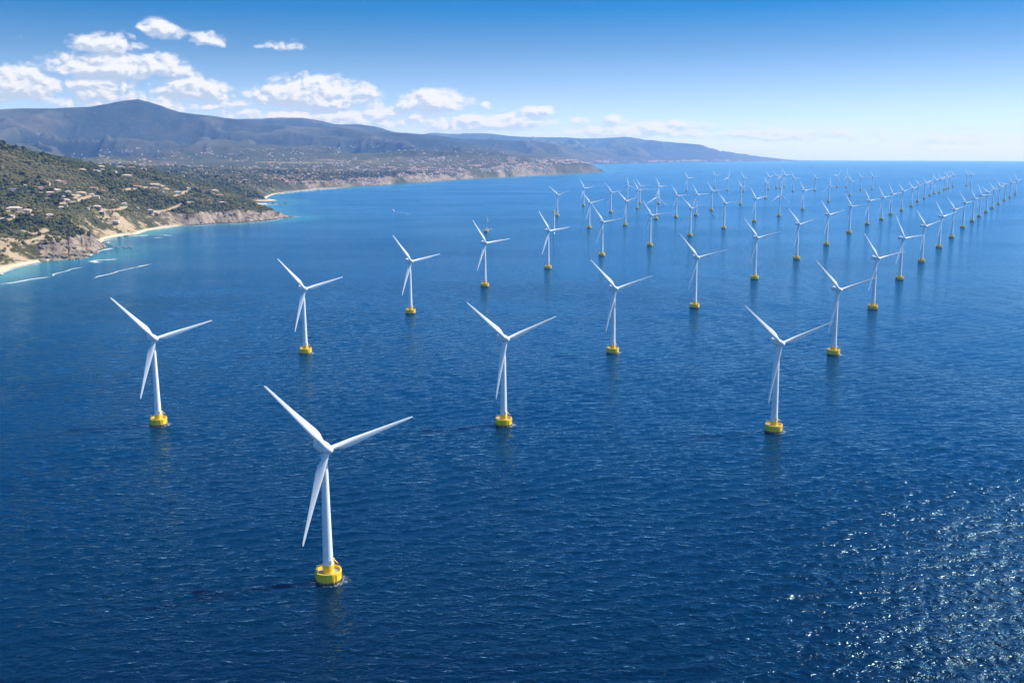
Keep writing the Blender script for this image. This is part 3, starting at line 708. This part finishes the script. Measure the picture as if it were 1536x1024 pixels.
def scatter_trees():
    n = 98000
    r = np.sqrt(rng.uniform(2150 ** 2, 5900 ** 2, n)); u = rng.uniform(-480, 450, n)
    nf = 30000; r[-nf:] = np.sqrt(rng.uniform(5700 ** 2, 9600 ** 2, nf)); u[-nf:] = rng.uniform(-100, 700, nf)
    a = np.arctan((u - 768) * math.cos(PITCH) / FPX); x = np.sin(a) * r; y = np.cos(a) * r
    H, sd, w, cl, f, hi, rg = land(x, y, True)
    dens = .62 + .75 * fbm(x, y, 230, 4, 81 + 200) + .35 * fbm(x, y, 60, 2, 301)
    bare = sstep(fbm(x, y, 210, 4, 81), .27, .55) * sstep(r, 5200, 3600) * sstep(H, 130, 45)
    dens = dens - bare * .75 + .35 * sstep(r, 3300, 4200) + .25 * sstep(r, 3100, 2600) - 3 * sstep(track_dist(x, y), 14, 8)
    dens = np.maximum(dens, .16 * (track_dist(x, y) > 10))
    ok = (H > 4.5) & (sd > 20 + 45 * (1 - cl)) & ((cl < .3) | (f > 1.05)) & (rng.random(n) < dens)
    x, y, H, r, sd, u, cl = (q[ok] for q in (x, y, H, r, sd, u, cl))
    n = len(x)
    size = np.clip(5.0 * np.exp(rng.normal(0, .32, n)), 2.4, 11) * np.where(sd < 160, .75, 1) * np.where(r > 5700, 1.5, 1)
    kindv = fbm(x, y, 300, 3, 401) + rng.normal(0, .22, n)
    kind = np.where(kindv > .12, 0, np.where(kindv > -.22, 1, 2))
    vis = (u > -20) & (u < 445)
    score = size / r * vis
    order = np.argsort(-score); one = order[:300]; rest = order[300:]
    protos = {}
    names = ['pine_tree', 'oak_tree', 'scrub_bush']; kk = ['pine', 'oak', 'scrub']
    labs = ['dark green tall rounded tree on the coastal hillside', 'mid green spreading tree on the coastal hillside', 'olive brown low bush on the coastal hillside']
    grp = ['dark trees on the coastal hillside', 'mid green trees on the coastal hillside', 'low bushes on the coastal hillside']
    for i in one:
        k = int(kind[i]); key = (k, rnd.randrange(3))
        if key not in protos: protos[key] = tree_parts(kk[k], 5 + key[0] * 3 + key[1])
        o = empty(names[k], (x[i], y[i], H[i] - drop(x[i], y[i]) - .3), rnd.uniform(0, 6.28)); sz = float(size[i])
        o.scale = (sz, sz, sz * rnd.uniform(.75, 1.1))
        tag(o, labs[k], 'bush' if k == 2 else 'tree', grp[k])
        cm, tm = protos[key]; link('crown', cm, o); link('trunk', tm, o)
    # the remaining woodland, past counting
    Vs = []; Fs = []; Ts = []; Ms = []; off = 0
    base = [lump(ICO1[0], 40 + q, .3) for q in range(12)]; base2 = [lump(ICO2[0], 80 + q, .3) for q in range(12)]
    near = r[rest] < 3300
    for idx, bs, F0 in ((rest[near], base2, ICO2[1]), (rest[~near], base, ICO1[1])):
        v = rng.integers(0, 12, len(idx)); B = np.stack(bs)[v]
        ang = rng.uniform(0, 6.28, len(idx)); c, s = np.cos(ang)[:, None], np.sin(ang)[:, None]
        sz = size[idx][:, None]; hz = np.array([1.15, .9, .55])[kind[idx]][:, None] * sz
        X = (B[:, :, 0] * c - B[:, :, 1] * s) * sz * .95 + x[idx][:, None]; Y = (B[:, :, 0] * s + B[:, :, 1] * c) * sz * .95 + y[idx][:, None]
        Z = B[:, :, 2] * hz * .8 + hz * .62 + (H[idx] - drop(x[idx], y[idx]))[:, None]
        Vs.append(np.stack([X, Y, Z], -1).reshape(-1, 3)); m = B.shape[1]
        Fs.append((F0[None] + (np.arange(len(idx)) * m)[:, None, None]).reshape(-1, 3) + off); off += len(idx) * m
        Ts.append(np.repeat(rng.random(len(idx)), m)); Ms.append(np.repeat(kind[idx], len(F0)))
    me = mesh_np('woodland', np.concatenate(Vs), np.concatenate(Fs), [M_pine, M_oak, M_scrub], {'tint': np.concatenate(Ts)}, smooth=False, mat_idx=np.concatenate(Ms))
    tag(link('woodland', me), kind='stuff')
    return x, y, r
scatter_trees()

# ------------------------------------------------------------------ houses
def stucco(name, c): return painted(name, c, tuple(q * .72 for q in c), .4, .5, .8)
WALLS = {'white': stucco('white_render', (.60, .56, .50)), 'pink': stucco('pink_render', (.50, .36, .29)), 'tan': stucco('tan_stone', (.42, .34, .24)), 'cream': stucco('cream_render', (.54, .46, .36))}
ROOFS = {'terracotta': painted('terracotta_tiles', (.40, .19, .12), (.27, .13, .09), .5, .6, .85), 'pale': painted('pale_tiles', (.58, .44, .35), (.42, .32, .26), .5, .6, .85), 'grey': painted('grey_tiles', (.16, .16, .17), (.09, .09, .1), .5, .6, .8)}
M_glass = principled('window_dark', (.03, .035, .04), .15)[0]
def villa_parts(L, W, Hh, wing):
    out = []
    bm = bmesh.new(); box(bm, 0, 0, Hh / 2 - 1.2, L, W, Hh + 2.4)
    if wing: box(bm, L * .30, -W * .62, Hh * .40 - 1.2, L * .36, W * .6, Hh * .8 + 2.4)
    out.append(('wall', bm, 'w'))
    bm = bmesh.new()
    def hip(cx, cy, z, l, w, h):
        e = .7; a = [bm.verts.new((cx + sx * (l / 2 + e), cy + sy * (w / 2 + e), z)) for sx, sy in ((-1, -1), (1, -1), (1, 1), (-1, 1))]
        k = max(l - w, 1.0) / 2 * .8; b = [bm.verts.new((cx - k, cy, z + h)), bm.verts.new((cx + k, cy, z + h))]
        for q in ((a[0], a[1], b[1], b[0]), (a[2], a[3], b[0], b[1]), (a[1], a[2], b[1]), (a[3], a[0], b[0])): bm.faces.new(q)
        bm.faces.new(a[::-1])
    hip(0, 0, Hh + .01, L, W, W * .24)
    if wing: hip(L * .30, -W * .62, Hh * .8 + .02, L * .36, W * .6, W * .14)
    out.append(('roof', bm, 'r'))
    bm = bmesh.new()
    nwin = max(3, int(L / 4))
    for k in range(nwin):
        xx = -L / 2 + (k + .5) * L / nwin
        for sy in (-1, 1): box(bm, xx, sy * (W / 2 + .02), Hh * .52, 1.3, .16, 1.5)
    out.append(('window', bm, 'g'))
    return out
NEAR_HOUSES = [(123.5, 256.3, 10, 'white', 'pale'), (142, 258.4, 18, 'pink', 'pale'), (151.5, 249, 10, 'tan', 'pale'), (153.6, 255.4, 6, 'white', 'pale'), (170.4, 259.5, 10, 'white', 'pale'), (180.5, 252.2, 12, 'cream', 'pale'), (190, 265, 16, 'white', 'pale'),
 (197.7, 253, 12, 'cream', 'terracotta'), (215, 255, 9, 'tan', 'pale'), (68.8, 276.7, 12, 'cream', 'terracotta'), (87, 273.5, 9, 'pink', 'pale'), (95.6, 274.8, 8, 'tan', 'terracotta'), (38.2, 279.5, 5, 'white', 'pale'), (21.5, 286, 14, 'white', 'grey'), (47.7, 292.8, 8, 'white', 'terracotta'),
 (60, 285.3, 12, 'cream', 'terracotta'), (81, 287, 18, 'pink', 'pale'), (75, 292, 12, 'tan', 'pale'), (102, 289, 9, 'cream', 'pale'), (106, 294.5, 13, 'white', 'pale'), (121.4, 290.7, 15, 'pink', 'pale'), (140.3, 284.2, 13, 'pink', 'terracotta'), (154.7, 287.7, 8, 'cream', 'terracotta'),
 (92.4, 298, 12, 'white', 'pale'), (98.8, 303, 12, 'pink', 'pale'), (112.8, 300, 9, 'cream', 'pale'), (137.5, 292.8, 8, 'white', 'pale'), (145, 296.7, 8, 'cream', 'pale'), (91.3, 312.4, 8, 'white', 'pale'), (98.8, 309, 6, 'white', 'grey'), (71, 300, 9, 'cream', 'terracotta'), (74, 324, 13, 'cream', 'pale'),
 (53.7, 324.6, 10, 'tan', 'pale'), (21.5, 315, 22, 'tan', 'pale'), (41, 318, 12, 'cream', 'pale'), (4, 331, 10, 'pink', 'pale'), (17, 325.6, 9, 'cream', 'pale'), (131, 317, 6, 'white', 'pale'), (146, 313, 12, 'tan', 'pale'), (169.7, 302, 6, 'cream', 'pale'), (186, 306.8, 8, 'white', 'pale'), (207, 312.4, 5, 'white', 'pale'),
 (204, 281, 15, 'cream', 'terracotta'), (231, 278.8, 20, 'pink', 'pale'), (172, 333.6, 14, 'white', 'pale'), (225.6, 318.6, 9, 'cream', 'pale'), (234, 322, 9, 'pink', 'pale'), (152.5, 323, 10, 'tan', 'pale'), (240, 281, 12, 'pink', 'pale'), (281.4, 284.4, 9, 'white', 'pale'), (245.7, 289, 5, 'white', 'pale'),
 (266.5, 290.6, 12, 'white', 'pale'), (318, 291, 7, 'white', 'grey'), (328.7, 293.6, 14, 'cream', 'terracotta'), (322, 287.3, 12, 'tan', 'pale'), (333.7, 305.9, 12, 'cream', 'pale'), (367.7, 270.3, 7, 'white', 'pale'), (344.5, 274, 9, 'white', 'pale'), (356, 273.7, 9, 'white', 'terracotta'), (364, 274.2, 9, 'cream', 'terracotta')]
def build_houses():
    shapes = [villa_parts_mesh(q) for q in ((20, 11, 5.6, True), (17, 10, 6.2, False), (26, 11, 4.6, True), (14, 9, 5.2, False))]
    order = sorted(range(len(NEAR_HOUSES)), key=lambda i: NEAR_HOUSES[i][0])
    seen = {}
    for k, i in enumerate(order):
        u, v, wpx, wc, rc = NEAR_HOUSES[i]
        zone = 'wooded cape' if u > 236 else 'upper slope' if v < 275 else 'middle slope' if v < 299 else 'lower slope'
        seen[zone] = seen.get(zone, 0) + 1; nth = ORD[seen[zone] - 1]
        x, y, h, r = on_land(u, v + 1.0)
        sh = shapes[2] if wpx >= 13 else shapes[i % 2] if wpx > 7 else shapes[3]
        s = .88 * wpx * r / FPX / sh[3]
        o = empty('house', (x, y, h + .2), -math.atan2(x, y) + rnd.uniform(-.35, .35))
        o.scale = (s, min(s, 1.25), min(max(s, .9), 1.45))
        size = 'large' if wpx >= 13 else 'mid-sized' if wpx > 7 else 'small'
        tag(o, f'{size} {wc} house, {rc} roof, {nth} from the left on the {zone}', 'house', 'houses among the trees of the near hillside')
        for nm, me, slot in zip(('wall', 'roof', 'window'), sh[:3], 'wrg'):
            c = link(nm, me, o)
            m = WALLS[wc] if slot == 'w' else ROOFS[rc] if slot == 'r' else M_glass
            c.material_slots[0].link = 'OBJECT'; c.material_slots[0].material = m
def villa_parts_mesh(q):
    res = []
    for nm, bm, sl in villa_parts(*q): res.append(bm_mesh(nm, bm, {'w': WALLS['white'], 'r': ROOFS['pale'], 'g': M_glass}[sl]))
    return res + [q[0]]
build_houses()

def town():
    # clusters: (u0, u1, v0, v1, count, size, terracotta share); positions are drawn over the land between two sight lines
    CL = [(385, 480, 262, 277, 330, 14, .8), (480, 570, 266, 276, 130, 13, .5), (560, 700, 252, 266, 260, 14, .4), (690, 830, 247, 258.5, 400, 15, .35), (815, 890, 240, 247, 240, 17, .3), (885, 1010, 241.5, 245, 220, 22, .3), (1010, 1190, 240.8, 242.6, 160, 30, .2),
          (400, 560, 240, 262, 240, 13, .3), (560, 800, 236, 256, 300, 14, .3), (250, 420, 250, 272, 150, 13, .4), (100, 400, 226, 250, 130, 15, .3), (400, 760, 222, 242, 150, 15, .3), (150, 260, 244, 260, 60, 12, .4), (760, 900, 238, 246, 150, 17, .3)]
    P = []
    for (u0, u1, v0, v1, n, sz, tc) in CL:
        RR = 6000 * (46000 / 6000) ** np.linspace(0, 1, 900)
        nn = n * 3
        u = rng.uniform(u0, u1, nn); v = rng.uniform(v0, v1, nn)
        clump = vnoise(u / 14, v / 2.4, 7) + .6 * vnoise(u / 5, v / 1.2, 8) + rng.normal(0, .25, nn)
        keep = np.argsort(-clump)[:n]; u = u[keep]; v = v[keep]
        for uu, vv in zip(u, v): P.append((uu, vv, sz, tc))
    P = np.array(P); u, v = P[:, 0], P[:, 1]
    az = np.array([px_dir(a, b) for a, b in zip(u, v)])
    RR = 5600 * (46000 / 5600) ** np.linspace(0, 1, 420)
    x = np.sin(az[:, 0])[:, None] * RR; y = np.cos(az[:, 0])[:, None] * RR
    Hh = land(x.ravel(), y.ravel()).reshape(x.shape); z = CAM_H + RR[None] * np.tan(az[:, 1])[:, None]
    hit = (Hh - drop(x, y) >= z) & (Hh > 2.5)
    k = hit.argmax(1); good = hit.any(1)
    i = np.arange(len(k)); return P[good], x[i, k][good], y[i, k][good], (Hh - drop(x, y))[i, k][good], RR[k][good]
def build_town():
    P, x, y, z, r = town(); n = len(x)
    L = P[:, 2] * rng.uniform(.8, 1.7, n) * (1 + .25 * (r > 9000)); W = P[:, 2] * rng.uniform(.6, 1.0, n); Hh = rng.uniform(5, 9.5, n) * (P[:, 2] / 14)
    rc = np.where(rng.random(n) < P[:, 3], 0, 1)
    wc = rng.choice(4, n, p=[.36, .22, .2, .22]); rz = -np.arctan2(x, y) + rng.normal(0, .5, n)
    score = L * Hh / r ** 2; order = np.argsort(-score)
    one, rest = order[:235], order[235:]
    wk = list(WALLS.values()); wn = ['white', 'pink', 'tan', 'cream']; rk = [ROOFS['terracotta'], ROOFS['pale']]
    def geo(l, w, h):
        V = [(-.5, -.5, -.5), (.5, -.5, -.5), (.5, .5, -.5), (-.5, .5, -.5), (-.5, -.5, 1), (.5, -.5, 1), (.5, .5, 1), (-.5, .5, 1)]
        V = [(a * l, b * w, c * h) for a, b, c in V]; V += [(a * (l + 1.2), b * (w + 1.2), h + .02) for a, b in ((-.5, -.5), (.5, -.5), (.5, .5), (-.5, .5))] + [(-.32 * l, 0, h * 1.32), (.32 * l, 0, h * 1.32)]
        return np.array(V)
    TRI = np.array([(0, 1, 5), (0, 5, 4), (1, 2, 6), (1, 6, 5), (2, 3, 7), (2, 7, 6), (3, 0, 4), (3, 4, 7), (8, 9, 13), (8, 13, 12), (10, 11, 12), (10, 12, 13), (9, 10, 13), (11, 8, 12)])
    MI = np.array([0] * 8 + [1] * 6)
    cache = {}
    for i in one:
        key = (int(wc[i]), int(rc[i]))
        if key not in cache:
            cache[key] = mesh_np('house', geo(1, 1, 1) * 1.0, TRI, [wk[key[0]], rk[key[1]]], smooth=False, mat_idx=MI)
            # unit house: eaves are kept in proportion
        o = link('house', cache[key]); o.location = (x[i], y[i], z[i]); o.rotation_euler = (0, 0, rz[i]); o.scale = (L[i] * .55, W[i] * .55, Hh[i])
        rn = ['terracotta', 'pale'][key[1]]
        tag(o, f'small {wn[key[0]]} house with {rn} roof in the town across the bay', 'house', f'{wn[key[0]]} houses with {rn} roofs across the bay')
    Vs, Fs, Ms = [], [], []
    for j, i in enumerate(rest):
        V = geo(L[i], W[i], Hh[i]); c, s = math.cos(rz[i]), math.sin(rz[i])
        Vs.append(np.stack([V[:, 0] * c - V[:, 1] * s + x[i], V[:, 0] * s + V[:, 1] * c + y[i], V[:, 2] + z[i]], 1)); Fs.append(TRI + 14 * j)
        Ms.append(np.where(MI == 0, wc[i], 4 + rc[i]))
    me = mesh_np('distant_houses', np.concatenate(Vs), np.concatenate(Fs), wk + rk, smooth=False, mat_idx=np.concatenate(Ms))
    tag(link('distant_houses', me), kind='stuff')
build_town()

# ------------------------------------------------------------------ surf, rocks, boats, pontoons
def foam_mat():
    m, t, p = principled('sea_foam', (.66, .69, .71), .8)
    g = t.node('ShaderNodeNewGeometry'); n = t.noise(g.outputs['Position'], .06, 6, .75)
    e = t.attr('edge')
    al = t.mapr(t.math('ADD', e, t.math('MULTIPLY_ADD', n, 2.0, -1.0)), .25, 1.05, 0, 1)
    t.put(p.inputs['Alpha'], al); return m
M_foam = foam_mat()
SURF = [  # (polyline in photograph pixels, width in metres, crest height)
 ([(0, 427), (20, 423), (40, 419), (54, 417.2), (75, 415)], 13, .9), ([(75, 415), (86, 411), (99, 407.5), (112, 404), (129, 400.5), (138, 399.8)], 7, .7), ([(133, 419), (147, 416), (161, 412.7), (182, 407.2), (206, 401), (226, 395)], 8, .9),
 ([(136, 394.6), (150, 391), (165, 390.2), (183, 389.2)], 26, .6), ([(128, 388), (134, 385), (140, 381.6), (152, 376.5), (163, 372.5), (178, 371.6)], 16, .5), ([(154, 366), (163, 360), (172, 357.2)], 14, .4), ([(193, 354.4), (205, 353.4), (224, 352.4)], 22, .5),
 ([(0, 413.4), (22, 403.6), (43, 398.8), (64, 393.8)], 7, .4), ([(222, 347.4), (246, 343.3), (270, 340), (290, 339.1), (326, 336.5), (353, 335.7), (378, 334), (399, 332), (419, 329), (436, 325.9)], 9, .4), ([(434, 326.2), (442, 325.4), (450, 325.2)], 26, .5), ([(232, 357.5), (241, 356), (250, 356.3)], 14, .4), ([(238, 353), (246, 352.5), (262, 353.5)], 9, .4),
 ([(387, 308.4), (403, 307.4), (419, 306.4), (428, 305.8)], 26, .4), ([(414, 292.2), (436, 288.8), (455, 287.2), (480, 284.7), (518, 281.8)], 22, .4)]
def ribbon(name, pts, width, crest, dense=.88):
    P = [ground(u, v) for u, v in pts]; Q = []
    for a, b in zip(P, P[1:]):
        n = max(2, int((b - a).length / 5)); Q += [a.lerp(b, k / n) for k in range(n)]
    Q.append(P[-1]); n = len(Q); V = []; E = []
    K = 7
    for i, q in enumerate(Q):
        d = (Q[min(i + 1, n - 1)] - Q[max(i - 1, 0)]); d.z = 0; d.normalize(); s = Vector((-d.y, d.x, 0))
        taper = min(1, i / (n * .12 + 1), (n - 1 - i) / (n * .12 + 1))
        wv = width * (.55 + .9 * (.5 + .5 * float(vnoise(np.array([i * .21]), np.array([len(pts) * 3.3]), 5)[0]))) * (.25 + .75 * taper)
        mean = float(vnoise(np.array([i * .11]), np.array([9.1 + len(pts)]), 6)[0]) * (width * .35 + 5)
        for k in range(K):
            t = k / (K - 1) * 2 - 1; p = q + s * (t * wv / 2 + mean)
            V.append((p.x, p.y, -drop(p.x, p.y) + .22 + crest * (1 - t * t))); E.append(dense * (1 - abs(t) ** 1.6) * (.35 + .65 * taper))
    F = grid_faces(n, K)
    o = link(name, mesh_np(name, V, F, M_foam, {'edge': E})); tag(o, kind='stuff')
for pts, w_, c_ in SURF:
    ribbon('surf', pts, w_ * 1.45, c_ * .6)

def base_foam(u, v):
    p = ground(u, v); d = math.hypot(p.x, p.y); p = p * ((d + 8.2) / d); n = 48; V = []; E = []
    for i in range(n + 1):
        a = 2 * math.pi * i / n
        for k, rr in enumerate((8.05, 9.3, 11.0, 13.5)):
            V.append((p.x + rr * math.cos(a) * (1 + .12 * math.cos(a)), p.y + rr * math.sin(a), -drop(p.x, p.y) + .55 - k * .08)); E.append((.52, .40, .24, .04)[k] * (.66 + .34 * math.cos(a)))
    tag(link('foam', mesh_np('foam', V, grid_faces(n + 1, 4), M_foam_fine, {'edge': E})), kind='stuff')
M_foam_fine = M_foam.copy()
for n_ in M_foam_fine.node_tree.nodes:
    if n_.bl_idname == 'ShaderNodeTexNoise': n_.inputs['Scale'].default_value = .5
for q in (ROWS['front'][0], ROWS['left'][0], ROWS['middle'][0], ROWS['right'][0], ROWS['left'][1], ROWS['middle'][1], ROWS['right'][1]): base_foam(*q)

M_rock = painted('shore_rock', (.20, .165, .13), (.07, .06, .05), .25, .8, .9)
def build_rocks():
    me = [mesh_np('rock', lump(ICO3[0], 300 + k, .34) * np.array([1, .8, .62]), ICO3[1], M_rock, smooth=False) for k in range(4)]
    spots = [(186, 371, 5), (190, 371.5, 4), (196, 371, 5), (175, 371.5, 6), (152, 368, 9), (158, 364, 8), (142, 380, 11), (131, 385.5, 10), (118, 389, 10), (108, 389.8, 8), (80, 391.5, 7), (166, 369, 7), (437, 325.8, 9), (441, 325.6, 5), (430, 327, 10), (404, 306, 12), (411, 305.8, 14), (428, 305.6, 9), (421, 306.2, 12), (180, 356.5, 8), (190, 354.5, 7), (345, 335.6, 7), (310, 337, 8), (372, 333.8, 7)]
    for k in range(46):
        q = rnd.random(); u = 62 + q * 74; v = float(np.interp(u, [64, 97, 124, 136], [392.3, 389.5, 388, 384])) - rnd.uniform(-.5, 6.5); spots.append((u, v, rnd.uniform(4, 10)))
    for k in range(26):
        u = rnd.uniform(286, 434); v = float(np.interp(u, [290, 326, 353, 378, 399, 419, 435], [337.9, 335.4, 334.6, 332.9, 331, 328, 325.3])) - rnd.uniform(-.3, 1.4); spots.append((u, v, rnd.uniform(4, 8)))
    for k, (u, v, s) in enumerate(spots):
        p = ground(u, v); o = link('rock', me[k % 4]); o.location = (p.x, p.y, max(0.2, float(land(np.array([p.x]), np.array([p.y]))[0]) + .3) - drop(p.x, p.y)); o.scale = (s, s, s * .75); o.rotation_euler = (0, 0, rnd.uniform(0, 6))
        tag(o, 'dark jagged rock awash at the foot of the shore', 'rock', 'rocks along the waterline')
build_rocks()

M_hull = painted('hull_white', (.82, .82, .80), (.6, .6, .58), 1, .3, .35)
M_sail = principled('sail_cloth', (.84, .83, .80), .8)[0]
def hull_bm(L, B, D):
    bm = bmesh.new(); rings = []
    for q in np.linspace(0, 1, 9):
        hw = B / 2 * (1 - max(0, (q - .45) / .55) ** 2.2) * (.82 + .18 * min(1, q * 4)); yy = (q - .5) * L; sh = D * (.78 + .32 * q * q)
        hw = max(hw, .05); rings.append([bm.verts.new((a * hw, yy + (.06 * L * q if c > 0 else 0), c)) for a, c in ((-1, sh), (-.86, .1), (-.3, -.35 * D), (.3, -.35 * D), (.86, .1), (1, sh))])
    for a, b in zip(rings, rings[1:]):
        for i in range(5): bm.faces.new((a[i], a[i + 1], b[i + 1], b[i]))
        bm.faces.new((a[5], a[0], b[0], b[5]))
    bm.faces.new(rings[0]); bm.faces.new(rings[-1][::-1]); return bm
def motor_boat(u, v, L, rz, label):
    o = empty('motor_boat', ground(u, v), rz); tag(o, label, 'boat')
    h = link('hull', bm_mesh('hull', hull_bm(L, L * .32, L * .16), M_hull, True, 40), o)
    bm = bmesh.new(); box(bm, 0, -L * .02, L * .22, L * .24, L * .34, L * .14, L * .02); box(bm, 0, -L * .06, L * .32, L * .2, L * .2, L * .05, L * .01); link('cabin', bm_mesh('cabin', bm, M_hull), o)
    bm = bmesh.new(); box(bm, 0, -L * .02, L * .235, L * .245, L * .30, L * .055); link('windscreen', bm_mesh('windscreen', bm, M_glass), o)
    return o
def sail_boat(u, v, L, rz, label):
    o = empty('sailing_boat', ground(u, v), rz); tag(o, label, 'sailboat')
    link('hull', bm_mesh('hull', hull_bm(L, L * .28, L * .13), M_hull, True, 40), o)
    bm = bmesh.new(); tube(bm, (0, L * .06, 0), (0, L * .06, L * 1.35), L * .012, L * .008); tube(bm, (0, L * .06, L * .2), (L * .08, -L * .36, L * .2), L * .01); link('mast', bm_mesh('mast', bm, M_hull), o)
    for nm, tri in (('mainsail', ((0, .05, 1.32), (0, .05, .22), (.09, -.36, .22))), ('jib', ((0, .08, 1.15), (0, .5, .16), (.05, .1, .2)))):
        bm = bmesh.new(); n = 8; g = []
        A, B_, C_ = (Vector(q) * L for q in tri)
        for i in range(n + 1):
            g.append([bm.verts.new(A.lerp(B_, i / n).lerp(A.lerp(C_, i / n), j / n) + Vector((L * .04 * math.sin(math.pi * j / n) * (i / n), 0, 0))) for j in range(n + 1)])
        for i in range(n):
            for j in range(n):
                q = (g[i][j], g[i + 1][j], g[i + 1][j + 1], g[i][j + 1]); bm.faces.new(q)
        bmesh.ops.remove_doubles(bm, verts=bm.verts[:], dist=1e-4)
        link(nm, bm_mesh(nm, bm, M_sail, True), o)
motor_boat(589, 316.5, 20, RAD(60), 'white motor boat alone on the open bay, trailing a faint wake')
ribbon('wake', [(592, 317), (600, 319), (609, 320.5), (618, 322)], 5, .05)
sail_boat(445.7, 288.6, 13, RAD(30), 'white sailing boat off the beach below the terracotta town')
motor_boat(479, 285.4, 30, RAD(80), 'white boat moored at the beach right of the sailing boat')
motor_boat(465, 286.3, 26, RAD(70), 'white boat close to the sand left of the moored one')
motor_boat(460, 313 - 8, 18, RAD(100), 'pale small boat in the turquoise bay behind the rocky cape')
sail_boat(845, 266 + 0.8, 20, RAD(20), 'white sailing boat below the dark headland')
sail_boat(845, 275.5, 15, RAD(40), 'single white sailing boat left of the pair on open water')
sail_boat(886.5, 275.8, 13, RAD(60), 'left one of the pair of white sailing boats in front of the headland')
sail_boat(891.8, 275.6, 14, RAD(30), 'right one of the pair of white sailing boats in front of the headland')
sail_boat(1070.5, 322.5, 13, RAD(50), 'white sailing boat among the turbines behind the left row')
def ship(u, v, L, rz, label):
    o = empty('cargo_ship', ground(u, v), rz); tag(o, label, 'ship')
    link('hull', bm_mesh('hull', hull_bm(L, L * .17, L * .1), M_hull, True, 40), o)
    bm = bmesh.new(); box(bm, 0, -L * .34, L * .16, L * .15, L * .12, L * .16, .3); box(bm, 0, -L * .33, L * .27, L * .1, L * .06, L * .06, .3); link('bridge', bm_mesh('bridge', bm, M_hull), o)
    bm = bmesh.new(); box(bm, 0, L * .06, L * .12, L * .13, L * .5, L * .05, .3); tube(bm, (0, L * .2, L * .1), (0, L * .2, L * .28), L * .012); link('cargo', bm_mesh('cargo', bm, M_deck), o)
ship(1216.5, 251.5, 70, RAD(70), 'small pale ship with white superstructure near the horizon')
def pontoon(u, v, L, label, col):
    o = empty('floating_pontoon', ground(u, v), rnd.uniform(-.2, .2) - math.atan2(*ground(u, v).xy)); tag(o, label, 'pontoon', 'fish farm pontoons off the headland')
    bm = bmesh.new(); box(bm, 0, 0, .8, L, 9, 2.4, .3)
    for s in (-1, 1): box(bm, 0, s * 20, .6, L, 4, 1.8, .2); box(bm, s * (L / 2 - 2), 0, .6, 4, 40, 1.7, .2)
    link('float', bm_mesh('float', bm, col), o)
    bm = bmesh.new(); box(bm, L * .2, 0, 4.2, L * .14, 7, 5, .3); box(bm, L * .2, 0, 7.2, L * .16, 8, .8, .2); link('hut', bm_mesh('hut', bm, M_hull), o)
for u, v, L, lab, c in [(842, 264.8, 90, 'yellowish pontoon close under the headland cliffs', M_yellow), (908, 258.2, 80, 'yellow pontoon just off the tip of the headland', M_yellow), (930, 259.2, 110, 'dark pontoon first to the right of the headland tip', M_dark), (951, 259.4, 80, 'white hut pontoon second to the right of the headland tip', M_deck),
        (940, 251.0, 130, 'small pontoon beyond the headland near the far shore', M_dark), (958, 251.4, 120, 'grey pontoon in the middle of the far bay', M_deck), (1030, 250.6, 220, 'long dark pontoon far out in front of the hazy hills', M_dark), (1056, 250.6, 120, 'short dark pontoon at the right end of the far bay', M_dark), (1046, 258.5, 160, 'low dark pontoon nearest to the scattered turbines', M_dark)]: pontoon(u, v, L, lab, c)
def marker_mast(u, v, label):
    o = empty('marker_mast', ground(u, v)); tag(o, label, 'marker')
    bm = bmesh.new(); lathe(bm, [(4.2, -2), (4.2, 3), (3.0, 3.2), (2.8, 50), (2.6, 64)], 20); link('mast', bm_mesh('mast', bm, M_white, True, 40), o)
    bm = bmesh.new(); lathe(bm, [(2.7, 64), (4.6, 64.3), (4.6, 67), (3.2, 67.3), (3.0, 78), (.1, 78.4)], 20); link('platform', bm_mesh('platform', bm, M_yellow, True, 40), o)
marker_mast(830.6, 351, 'pale mast with yellow top behind the fifth turbine of the left row')
def wreck(u, v):
    o = empty('tilted_turbine', ground(u, v)); tag(o, 'yellow float with leaning white blade and low boom behind the left row', 'wind turbine')
    bm = bmesh.new(); lathe(bm, [(7, -2), (8, 0), (8, 5.4), (8.4, 5.6), (8.4, 7), (7.6, 7.1), (7.4, 5.8), (0.05, 5.7)], 16); link('floating_base', bm_mesh('floating_base', bm, M_yellow), o)
    bm = bmesh.new(); tube(bm, (4, 0, 8), (20, 0, 9.5), 1.6, 1.1, 10); box(bm, 5, 0, 7.5, 5, 4, 3.6, .5); link('boom', bm_mesh('boom', bm, M_white), o)
    bl = blade_mesh(); b = link('blade', bl, o); b.location = (-3, 0, 5.5); b.rotation_euler = (0, RAD(27), 0); b.scale = (1, 1, .92)
    b = link('blade', bl, o); b.location = (4, 1, 34); b.rotation_euler = (0, RAD(-9), 0); b.scale = (.8, .8, .52)
wreck(729.5, 348)
